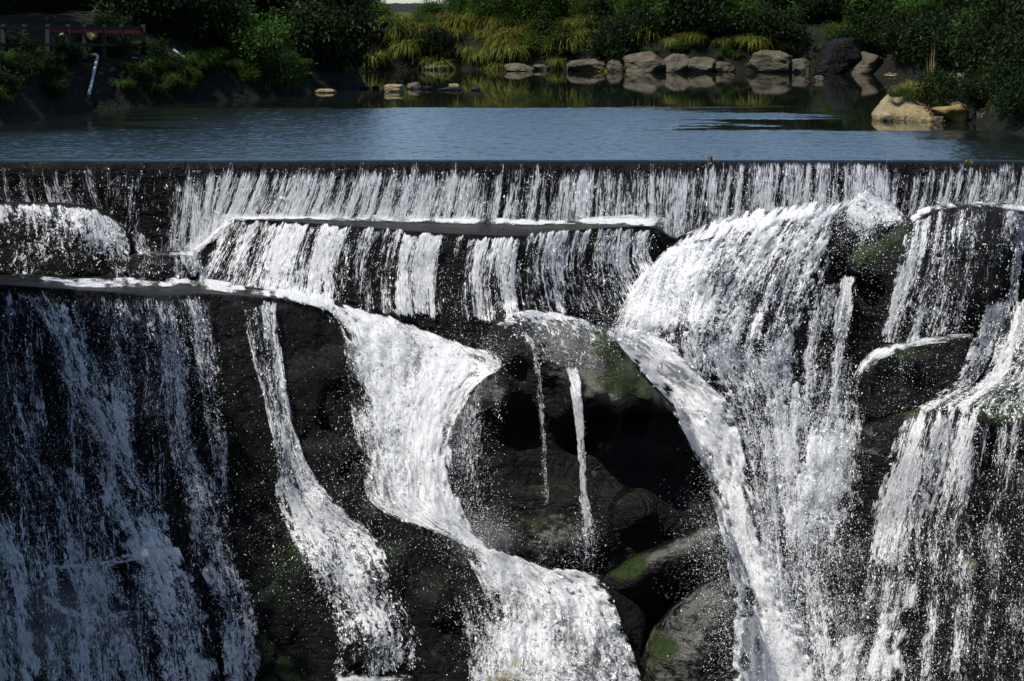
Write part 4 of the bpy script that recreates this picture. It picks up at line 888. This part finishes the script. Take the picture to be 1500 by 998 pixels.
# far bank, wooded right half
for i in range(60):
    x = R.uniform(880, 1560); Y = np.interp(x, [880, 1290, 1310, 1560], [136.2, 135.2, 130.5, 126.5]) + R.uniform(0, 6)
    plant(('dark%d' if R.random() < .6 else 'bush%d') % R.integers(3), 'shrub', at(x, Y, -.1), R.uniform(.9, 2.0), 'dark green shrub under the trees of the far right bank', 'shrub', 'shrubs along the wooded far bank')
for x, s in ((1010,.9),(1018,.8),(1060,.7),(1105,1.1),(1118,.9),(1150,.7),(880,.8),(890,.9),(1085,.7),(985,.7)):
    plant('grass%d' % R.integers(3), 'grass_clump', at(x, 135.4, .3), s, 'olive grass clump above the grey rocks of the far bank', 'grass clump', 'grass clumps above the grey rocks')
for x in range(690, 1700, 24):
    Y = 143 + R.uniform(-2, 5) - (1.5 if x > 900 else -1.5)
    plant(('gtree%d' if x < 1160 and R.random() < .7 else 'tree%d') % R.integers(3), 'tree', at(x + R.uniform(-12, 12), Y, -1.6), R.uniform(.5, .68), 'leafy tree of the front row on the far right bank', 'tree', 'front row of trees on the far bank')
for x in range(700, 1700, 80):
    plant('tree%d' % R.integers(3), 'tree', at(x + R.uniform(-14, 14), 153 + R.uniform(-2, 6), -1), R.uniform(.5, .62), 'tall dark tree standing behind the front row of the far bank', 'tree', 'tall dark trees behind the far bank')
for x in range(330, 560, 40):
    plant('tree%d' % R.integers(3), 'tree', at(x, 160 + R.uniform(0, 6), -1), R.uniform(.5, .6) * (.7 if x > 520 else 1), 'tall dark tree behind the left end of the far bank', 'tree', 'dark trees behind the left end of the far bank')
# left bank
plant('bush0', 'bush', at(372, 100.3, -.2), 1.55, 'big sunlit green bush at the water on the left bank', 'bush')
plant('bush1', 'bush', at(412, 101.0, 0), 1.2, 'sunlit bush with a ragged crest, right of the biggest one on the left bank', 'bush')
plant('bush2', 'bush', at(340, 100.6, .1), 1.15, 'low bright green bush left of the biggest sunlit bush', 'bush')
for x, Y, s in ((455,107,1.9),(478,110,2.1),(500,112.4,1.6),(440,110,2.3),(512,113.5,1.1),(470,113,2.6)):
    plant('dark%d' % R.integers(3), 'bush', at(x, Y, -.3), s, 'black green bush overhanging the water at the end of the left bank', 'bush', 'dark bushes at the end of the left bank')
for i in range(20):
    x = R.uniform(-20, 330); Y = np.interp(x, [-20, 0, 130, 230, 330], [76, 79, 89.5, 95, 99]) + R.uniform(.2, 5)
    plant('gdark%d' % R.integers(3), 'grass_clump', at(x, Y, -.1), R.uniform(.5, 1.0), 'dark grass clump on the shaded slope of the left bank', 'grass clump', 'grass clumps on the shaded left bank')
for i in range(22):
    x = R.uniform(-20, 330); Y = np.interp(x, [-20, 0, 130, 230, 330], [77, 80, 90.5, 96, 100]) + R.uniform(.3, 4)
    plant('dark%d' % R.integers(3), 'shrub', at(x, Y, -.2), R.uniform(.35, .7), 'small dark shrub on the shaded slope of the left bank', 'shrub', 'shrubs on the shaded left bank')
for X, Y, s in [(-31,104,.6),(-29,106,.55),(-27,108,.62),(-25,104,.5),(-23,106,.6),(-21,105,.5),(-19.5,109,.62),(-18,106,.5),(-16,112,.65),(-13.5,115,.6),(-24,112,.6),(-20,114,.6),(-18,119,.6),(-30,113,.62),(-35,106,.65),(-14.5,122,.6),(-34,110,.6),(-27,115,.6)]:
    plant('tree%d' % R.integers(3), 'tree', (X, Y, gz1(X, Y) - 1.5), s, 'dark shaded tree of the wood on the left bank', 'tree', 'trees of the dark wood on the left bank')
for X, Y, s in [(-33,88,1.4),(-35,97,1.5),(-40,98,1.5),(-41,86,1.4),(-46,92,1.6),(-44,104,1.7)]:  # added out of view so that the left bank falls in shade
    plant('tree%d' % R.integers(3), 'tree', (X, Y, gz1(X, Y) - .5), s, 'tall unseen tree added left of view to shade the left bank', 'tree', 'unseen tall trees added to shade the left bank')
for X, Y, s, dz in [(-29,43,1.4,0),(-28,39.5,1.45,0),(-28.5,36,1.4,0),(-28,32,1.35,0),(-33,41,1.5,0),(-33,35,1.45,0)]:  # unseen trees, placed and sized to throw shade on the left wall
    plant('tree%d' % R.integers(3), 'tree', (X, Y, gz1(X, Y) - .4), s, 'unseen tree added on the gorge rim to shade the left wall', 'tree', 'unseen trees added to shade the left wall')
def scatter(n, x0, x1, y0, y1, key, smin, smax, name, label, group, cat=None, ymax=126, ymin=66):
    for i in range(n):
        x, y = R.uniform(x0, x1), R.uniform(y0, y1); Y = gh(x, y)
        if 96 < x < 158 and y < 155: continue
        if not ymin < Y < 190 or sdist(np.array([(x - CX) * Y / F]), np.array([Y]))[0] < .25: continue
        plant(key % R.integers(3), name, at(x, Y + .2, -.15), R.uniform(smin, smax), label, cat or name.replace('_', ' '), group)
scatter(46, 1235, 1540, 5, 112, 'dark%d', .7, 1.5, 'shrub', 'dark shrub covering the steep bank at far right', 'shrubs of the steep far right bank')
scatter(14, 1235, 1540, 30, 112, 'gdark%d', .7, 1.3, 'grass_clump', 'dull grass clump on the steep bank at far right', 'grass of the steep far right bank')
scatter(26, 1420, 1520, 112, 200, 'dark%d', .4, .9, 'shrub', 'dark shrub on the slope of the near right bank', 'shrubs of the near right bank')
scatter(22, 800, 1300, 70, 104, 'bush%d', .25, .5, 'shrub', 'small green shrub between the rocks of the far bank', 'small shrubs between the far rocks')
scatter(18, 800, 1300, 70, 104, 'gdark%d', .4, .8, 'grass_clump', 'dull grass clump between the rocks of the far bank', 'grass between the far rocks')
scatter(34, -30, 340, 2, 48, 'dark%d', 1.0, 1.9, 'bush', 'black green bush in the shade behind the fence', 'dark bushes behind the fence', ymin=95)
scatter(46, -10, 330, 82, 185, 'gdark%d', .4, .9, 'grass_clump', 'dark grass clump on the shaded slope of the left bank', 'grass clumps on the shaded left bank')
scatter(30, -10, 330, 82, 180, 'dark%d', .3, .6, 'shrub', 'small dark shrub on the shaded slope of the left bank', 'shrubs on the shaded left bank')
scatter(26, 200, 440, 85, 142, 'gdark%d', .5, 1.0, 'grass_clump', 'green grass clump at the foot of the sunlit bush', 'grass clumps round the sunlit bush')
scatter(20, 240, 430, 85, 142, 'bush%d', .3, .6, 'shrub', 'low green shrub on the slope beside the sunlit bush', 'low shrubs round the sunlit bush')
scatter(24, 480, 640, 20, 100, 'grass%d', .7, 1.3, 'grass_clump', 'yellow green grass clump hanging on the sunlit far bank', 'grass clumps on the sunlit far bank')
scatter(24, 520, 900, 5, 60, 'grass%d', .7, 1.3, 'grass_clump', 'yellow green grass clump hanging on the sunlit far bank', 'grass clumps on the sunlit far bank')
# right bank and islet
for i in range(40):
    Y = R.uniform(70, 122); X = np.interp(Y, [66, 73, 81, 87, 95, 110, 121], [22.6, 21.6, 21.8, 23.3, 28.3, 33.3, 34.4]) + R.uniform(.4, 6)
    plant('dark%d' % R.integers(3), 'shrub', (X, Y, gz1(X, Y) - .2), R.uniform(.6, 1.5), 'dark shrub on the slope of the near right bank', 'shrub', 'shrubs of the near right bank')
for X, Y, s in [(32,100,1.1),(36,108,1.2),(39,116,1.3),(30,90,1.0),(41,124,1.2),(27.5,78,.9)]:
    plant('tree%d' % R.integers(3), 'tree', (X, Y, gz1(X, Y) - 1), s, 'dark tree on the near right bank at the edge of the pool', 'tree', 'trees of the near right bank')
plant('gtree1', 'tree', (24.5, 82.5, 1.2), .62, 'slender leafy tree leaning over the right edge of the pool', 'tree')
plant('willow0', 'bush', (22.6, 79.3, 1.7), .8, 'drooping yellow green bush trailing into the water at right', 'bush')
plant('willow0', 'bush', (22.2, 77.4, .7), .5, 'small drooping bush between the islet and the right bank', 'bush')
plant('dark0', 'shrub', (20.1, 80.6, .1), .75, 'dark shrub in the gap behind the right end of the islet', 'shrub')

# ------------------------------------------------------------------ rocks of the pool
def rockpx(x0, x1, yt, yb, mat, label, seed, T=None, lean=0., name='rock', cat='rock', group=None, flat=1.0):
    """angular stone: a ball cut by random planes, worn by noise, standing at the waterline row yb"""
    rg = np.random.default_rng(seed)
    Y = (HC + .02) * F / yb; m = Y / F
    nu_, nv_ = 72, 40
    th = np.linspace(0, 2 * np.pi, nu_, endpoint=False)[None, :]; ph = np.linspace(.03, np.pi - .03, nv_)[:, None]
    p = np.stack([np.sin(ph) * np.cos(th), np.sin(ph) * np.sin(th), np.cos(ph) + 0 * th], -1)
    p = p / (np.abs(p)**3.4).sum(-1, keepdims=True)**(1 / 3.4)
    npl = rg.integers(9, 14); nn = rg.normal(size=(npl, 3)); nn /= np.linalg.norm(nn, axis=1, keepdims=True); dd_ = rg.uniform(.66, .97, npl)
    q = p @ nn.T; r = np.where(q > .05, dd_ * 1.15 / np.maximum(q, .05), 9).min(-1); r = np.minimum(r, 1.05)
    v = p * r[..., None]
    o3 = rg.uniform(0, 50, 3)
    v = v * (1 + .16 * fbm(v[..., 0] * 1.6 + o3[0], v[..., 1] * 1.6 + o3[1], v[..., 2] * 1.6 + o3[2], 600, 4) + .06 * fbm(v[..., 0] * 6 + o3[0], v[..., 1] * 6, v[..., 2] * 9, 610, 3))[..., None]
    v = v - (v.reshape(-1, 3).min(0) + v.reshape(-1, 3).max(0)) / 2
    v = v / np.abs(v.reshape(-1, 3)).max(0)
    hw, h = (x1 - x0) / 2 * m, (yb - yt) * m
    v = v * np.array([hw, T or max(hw * .75, h * .5), h * .62]); v[..., 2] += h * .38
    v[..., 0] += lean * v[..., 2]
    c = W((x0 + x1) / 2, yb, Y); base = np.array([c[0], c[1] + hw * .4, 0.0])
    me = mesh_from(name, v.reshape(-1, 3), [gridfaces(nv_, nu_, wrap=True), np.arange(nu_)[None, ::-1], (np.arange(nu_) + (nv_ - 1) * nu_)[None]], mat); fattr(me, 'moss', np.zeros(nu_ * nv_))
    return link(name, me, loc=base, label=label, cat=cat, group=group)
for i, (x0, x1, yt, yb, lb) in enumerate([
  (553,592,93,101.5,'low brown rock at the left end of the far bank waterline'),(590,627,94,102,'pale flat rock second from the left on the far waterline'),(620,662,93,103,'long pale rock below the dark fold of the far bank'),(663,692,95,101.5,'small pale rock between two longer ones on the far waterline'),
  (738,784,93,105,'smooth pale rounded rock under the middle of the grassy bank'),(779,806,95,103,'low rock touching the smooth pale rounded one'),(830,888,83,105,'broad grey boulder where the grassy bank ends'),(888,916,85,105.5,'small blocky rock left of the tallest grey boulder'),
  (913,982,70,106.5,'tallest rounded grey boulder of the far bank'),(972,1012,74,106.5,'dark cracked boulder right of the tallest grey one'),(1000,1052,80,106.5,'grey boulder with grass above it, mid far bank'),(1044,1078,88,106,'low pale rock in the gap before the wide boulder'),
  (1096,1168,67,106.5,'wide grey boulder with an olive tuft on top'),(1160,1188,82,107,'small dark stone right of the wide grey boulder'),(1238,1298,70,108.5,'round dark boulder in the shade at the far right')]):
    yt = yt + (.16 * (yb - yt) if x0 > 820 else 0)
    rockpx(x0, x1, yt, yb, GREYR, lb, 400 + i, group='rocks along the far waterline', cat='rock', name='boulder' if x1 - x0 > 50 else 'rock')
rockpx(1190, 1262, 55, 108.5, ROCKC, 'black slanting slab leaning against the round dark boulder', 421, lean=.35, name='rock_slab')
for i, (x0, x1, yt, yb, mt, lb) in enumerate([
  (562,591,124,135,TAN,'olive rounded rock standing in the pool'),(579,591,117,126,GREYR,'little grey stone on top of the olive rock'),(596,617,121,131,GREYR,'dark grey rock right of the olive one in the pool'),(618,633,127,132,ROCKC,'small black stone in the pool'),
  (645,678,128,133,ROCKC,'flat dark rock in the pool with a pale stone on it'),(657,673,123,130,TAN,'pale stone lying on the flat dark rock'),(689,704,129,133.5,ROCKC,'last small dark rock of the pool row at right'),(640,648,131,133.5,ROCKC,'tiny dark stone beside the flat dark rock'),(545,556,126,131,ROCKC,'dark stone at the left start of the pool row'),(527,541,127,131,ROCKC,'dark stone near the tip of the left bank'),
  (461,493,131,136.5,TAN,'flat tan rock at the foot of the dark bushes'),(425,438,122,134,GREYR,'white grey rock at the waterline by the sunlit bush'),(441,454,122,135,TAN,'pinkish rock beside the white one on the left bank'),
  (1192,1207,111,119,GREYR,'single pale stone out in the dark right part of the pool'),(1036,1044,229,237,GREYR,'small white stone sitting on the crest of the weir'),
  (1298,1412,105,112,TAN,'long flat shelf of pale rock behind the islet'),(1388,1442,108,119,TAN,'pale flat rock with a pink edge behind the islet'),(1432,1475,156,181,GREYR,'rounded rock at the waterline of the right bank'),(1474,1530,160,186,TAN,'tan boulder cut by the right edge of the picture'),
  (1366,1385,171,181,GREYR,'round pale stone at the foot of the islet'),(1391,1396,172,178,TAN,'tiny pale stone at the foot of the yellow ledge'),(1294,1310,170,178,GREYR,'small pale stone in the notch of the islet')]):
    rockpx(x0, x1, yt, yb, mt, lb, 450 + i, name='stone' if x1 - x0 < 20 else 'rock')
YI = 79.2
def islet(pts, ctl, T, back, relief, seed, label, mat, name='rock'):
    v, f, caps, mo = boulder(pts, ctl, T=T, back=back, na=240, nr_=90, relief=relief, seed=seed, rnd=4, jag=.35, fs=2.4)
    SOLIDS.pop(); base = np.array([v[:, 0].mean(), v[:, 1].mean(), v[:, 2].min()])
    me = mesh_from(name, v - base, [f] + caps, mat); fattr(me, 'moss', mo)
    link(name, me, loc=base, label=label, cat='rock')
islet([(1279,174),(1283,162),(1295,146),(1311,137),(1345,136),(1372,140),(1396,149),(1408,158),(1410,172),(1400,183),(1360,185),(1330,185),(1300,185),(1284,182)],
  [(1288,172,79.7),(1300,152,80.8),(1315,142,82.0),(1330,156,80.4),(1345,168,79.5),(1300,172,79.8),(1325,176,80.1),(1350,178,79.3),(1380,165,79.9),(1350,144,82.0),(1385,152,81.2),(1360,182,79.2),(1310,182,79.9)], .7, 2.2, .22, 31, 'tan sandstone islet rock with a dark notch at the waterline', TAN)
islet([(1366,160),(1385,156),(1405,152),(1416,158),(1420,170),(1414,181),(1398,180),(1384,172)], [(1385,162,78.9),(1405,160,78.7),(1400,172,79.3),(1414,175,78.9)], .4, .9, .08, 32, 'yellow stained ledge at the right end of the islet', rock_mat('yellow_stone', (.11, .08, .025), (.27, .19, .06), moss=0, rough=.75, scale=1.5), 'rock_ledge')
islet([(1391,157),(1396,150),(1406,149),(1412,154),(1410,160),(1396,161)], [(1400,155,79.2)], .25, .5, .05, 33, 'small grey rock perched above the yellow ledge', GREYR)
def isl(x, y, Y): return tuple(W(x, y, Y))
for i, (x, y, Y, s) in enumerate([(1318,140,81.2,.75),(1335,140,81.4,.8),(1350,138,81.6,.85),(1345,137,82.2,.9),(1328,136,82.4,.8)]):
    plant('dry0' if i != 3 else 'grass1', 'grass_clump', isl(x, y, Y), s, 'dry straw coloured grass growing on the islet', 'grass clump', 'dry grass on the islet')
plant('dark1', 'shrub', isl(1375, 146, 82.3), .78, 'rounded black green shrub on top of the islet', 'shrub')
plant('gdark1', 'grass_clump', isl(1312, 142, 80.8), .45, 'short green tuft at the left shoulder of the islet', 'grass clump')
plant('bush1', 'shrub', isl(1330, 146, 80.7), .3, 'small green shrub on the face of the islet', 'shrub')
plant('reed0', 'reed', isl(1364, 128, 82.2), 1.25, 'tall thin bare reeds rising above the islet', 'reed')

# ------------------------------------------------------------------ left bank: fence, pipes, bits
WOOD = plain('dark_wood', (.007, .005, .004), .8); RED = plain('red_paint', (.24, .012, .008), .5); PIPE = plain('white_pipe', (.26, .28, .31), .4, var=.15)
YF0, YF1 = gh(0, 79), gh(205, 77)
print('fence at', YF0, YF1)
def fpt(x, y): 
    Y = YF0 + (YF1 - YF0) * x / 205; return W(x, y, Y)
root = link('fence', None, loc=fpt(100, 77), label='dark timber fence with a red painted rail on the left bank', cat='fence')
def child(nm, vf, mat): 
    me = mesh_from(nm, vf[0] - np.array(root.location), vf[1], mat, smooth=False); return link(nm, me, root)
for x in (-30, 5, 36, 70, 100, 124, 153, 178, 210): child('post', bar(fpt(x, 86), fpt(x, 36), .2, .2), WOOD)
for y, nm, mt in ((41, 'top_rail', WOOD), (66, 'lower_rail', WOOD)): child(nm, bar(fpt(-30, y) + (0, .15, 0), fpt(212, y) + (0, .15, 0), .1, .14), mt)
child('red_rail', bar(fpt(66, 44) + (0, .28, 0), fpt(206, 47) + (0, .28, 0), .08, .2), RED)
for x, y, w, lb, mt in ((91, 51, 7, 'pale lump of stone seen between the fence posts, left of the oblong one', TAN), (135, 53, 17, 'oblong tan stone seen between the fence posts', TAN)):
    o = rockpx(x - w / 2, x + w / 2, 120 - w * .3, 120 + w * .3, mt, lb, 500 + x, T=.3, name='stone')
    Yq = YF0 + (YF1 - YF0) * x / 205 + .6; c = W(x, y + w * .3, Yq); s_ = Yq / ((HC + .02) * F / (120 + w * .3)); o.scale = (s_, s_, s_); o.location = c + (0, 0, .02)
p1, p2, p3 = W(108, 78, gh(108, 80) - .3), W(143, 81, gh(143, 83) - .4), W(130, 140, gh(130, 141) - .3)
v_, f_ = joinm([tube([p1, (p1 * .3 + p2 * .7), p2 + (-.06, 0, .0), p2 + (0, 0, -.08), p2 * .6 + p3 * .4, p3], .085, 10)])
link('pipe', mesh_from('pipe', v_ - p2, f_, PIPE), loc=p2, label='bent white drain pipe running down the left bank', cat='pipe')
for q1, q2, Yq, rr, lb in (((254, 73), (274, 87), 98.6, .07, 'short pale pipe lying on the slope left of the sunlit bush'), ((193, 84), (224, 90), 95.5, .025, 'thin white rod lying in the grass below the fence')):
    a, b = W(*q1, gh(*q1) - .35), W(*q2, gh(*q2) - .35); v_, f_ = tube([a, (a + b) / 2, b], rr, 8)
    link('pipe' if rr > .05 else 'rod', mesh_from('rod', v_ - a, f_, PIPE), loc=a, label=lb, cat='pipe' if rr > .05 else 'rod')
a, b = W(386, 312, 59.0), W(416, 277, 59.35); v_, f_ = tube([a, a * .5 + b * .5 + (0, 0, -.03), b], [.022, .016, .008], 6)
link('stick', mesh_from('stick', v_ - a, f_, BARK), loc=a, label='thin bare stick standing out of the foam before the weir curtain', cat='stick')
yv, yf, yt_ = blades(9, .36, .1, .35, .05, 1.0); 
me = mesh_from('leaf', yv, yf, LEAF_Y); fattr(me, 'tint', np.ones(len(yv)))
link('leaf', me, loc=W(1421, 240, 59.75), label='yellow leaf tuft caught on the crest of the weir at right', cat='leaf')
# near grass plume on the viewer's slope
pl = R.normal(size=(700, 3)) * np.array([.035, .035, .05]); pl[:, 2] *= 1
PR['plume'] = []
root = link('grass_plume', None, loc=(-.035, 6.0, 2.9), label='blurred brown grass plume poking into the bottom edge of the picture', cat='grass plume')
gzb = gz1(-.035, 6.0)
root.location = (-.035, 6.0, gzb)
hh = 3.30 - gzb
link('stem', mesh_from('stem', *tube([(0, 0, -.05), (.01, 0, hh * .5), (0, 0, hh - .05)], .004, 6), BARK), root)
lv = leaves([(0, 0, hh - .06, .016, .016, .05), (.012, 0, hh - .12, .03, .03, .06)], 700, .02, -.2)
link('foliage', leafmesh('foliage', lv, LEAF_B), root)
# ------------------------------------------------------------------ light, sky, camera
wd = bpy.data.worlds.new('World'); SC.world = wd; wd.use_nodes = True
nt = wd.node_tree; bg = nt.nodes['Background']; sky = nt.nodes.new('ShaderNodeTexSky'); sky.sky_type = 'NISHITA'; sky.sun_disc = False
SUN = Vector((-.45, -.34, .83)).normalized()
el = math.asin(SUN.z); az = math.atan2(SUN.x, SUN.y)
sky.sun_elevation = el; sky.sun_rotation = az; sky.altitude = 100; sky.air_density = 1.0; sky.dust_density = .8; sky.ozone_density = 3.0
nt.links.new(sky.outputs[0], bg.inputs[0]); bg.inputs[1].default_value = .12
ld = bpy.data.lights.new('sun', 'SUN'); ld.energy = 4.8; ld.angle = math.radians(.5); ld.color = (1, .955, .88)
lo = bpy.data.objects.new('sun', ld); COL.objects.link(lo); lo.rotation_euler = SUN.to_track_quat('Z', 'Y').to_euler()
cd = bpy.data.cameras.new('camera'); cam = bpy.data.objects.new('camera', cd); COL.objects.link(cam)
cam.location = (0, 0, HC); cam.rotation_euler = (math.pi / 2, 0, 0)
cd.sensor_width = 36; cd.lens = 36 * F / 1500; cd.shift_y = -499 / 1500; cd.clip_end = 3000; cd.clip_start = .1
cd.dof.use_dof = True; cd.dof.focus_distance = 55; cd.dof.aperture_fstop = 2.8
SC.camera = cam
vs = SC.view_settings; vs.view_transform = 'Standard'; vs.look = 'None'; vs.exposure = .72; vs.gamma = 1; vs.use_curve_mapping = False
cy_ = SC.cycles; cy_.use_denoising = True; cy_.max_bounces = 8; cy_.diffuse_bounces = 3; cy_.glossy_bounces = 3; cy_.transmission_bounces = 4; cy_.transparent_max_bounces = 24; cy_.caustics_reflective = False; cy_.caustics_refractive = False

# mist hanging where the water lands
k = NT('mist'); pos = k.n('ShaderNodeTexCoord').outputs['Object']
ln = k.n('ShaderNodeVectorMath', {0: pos}, operation='LENGTH').outputs['Value']
dn = k.math('MULTIPLY', k.ramp(ln, 1.0, .1), k.ramp(k.noise(pos, 2.2, 3, .6), .35, .7))
pv_ = k.n('ShaderNodeVolumePrincipled', {'Color': (.95, .96, .97, 1), 'Density': k.math('MULTIPLY', dn, .25), 'Anisotropy': .2})
k.t.links.new(pv_.outputs[0], k.out.inputs['Volume']); MIST = k.m
th = np.linspace(0, 2 * np.pi, 24, endpoint=False)[None, :]; ph = np.linspace(.02, np.pi - .02, 13)[:, None]
mv = np.stack([np.sin(ph) * np.cos(th), np.sin(ph) * np.sin(th), np.cos(ph) + 0 * th], -1).reshape(-1, 3)
mme = mesh_from('mist', mv, [gridfaces(13, 24, wrap=True), np.arange(24)[None, ::-1], (np.arange(24) + 12 * 24)[None]], MIST)
for (x, y, r, rz, lb) in ((705, 790, 1.5, 1.0, 'mist where the plunge lands in front of the middle boulder'), (1125, 985, 2.2, 2.2, 'mist at the foot of the solid chute'), (1205, 700, 1.3, 1.8, 'mist round the foot of the bright column'), (640, 620, 1.5, 2.6, 'mist inside the white plunge'), (70, 920, 3.4, 2.0, 'mist at the foot of the shaded left wall')):
    Yd = float(samp(DSM, np.array([x * 1.0]), np.array([y * 1.0]))[0]) - .9
    o = link('mist', mme, loc=W(x, y, Yd), label=lb, kind='stuff'); o.scale = (r, 1.3, rz)
cy_.volume_bounces = 1; cy_.volume_step_rate = 2.0; cy_.volume_max_steps = 64
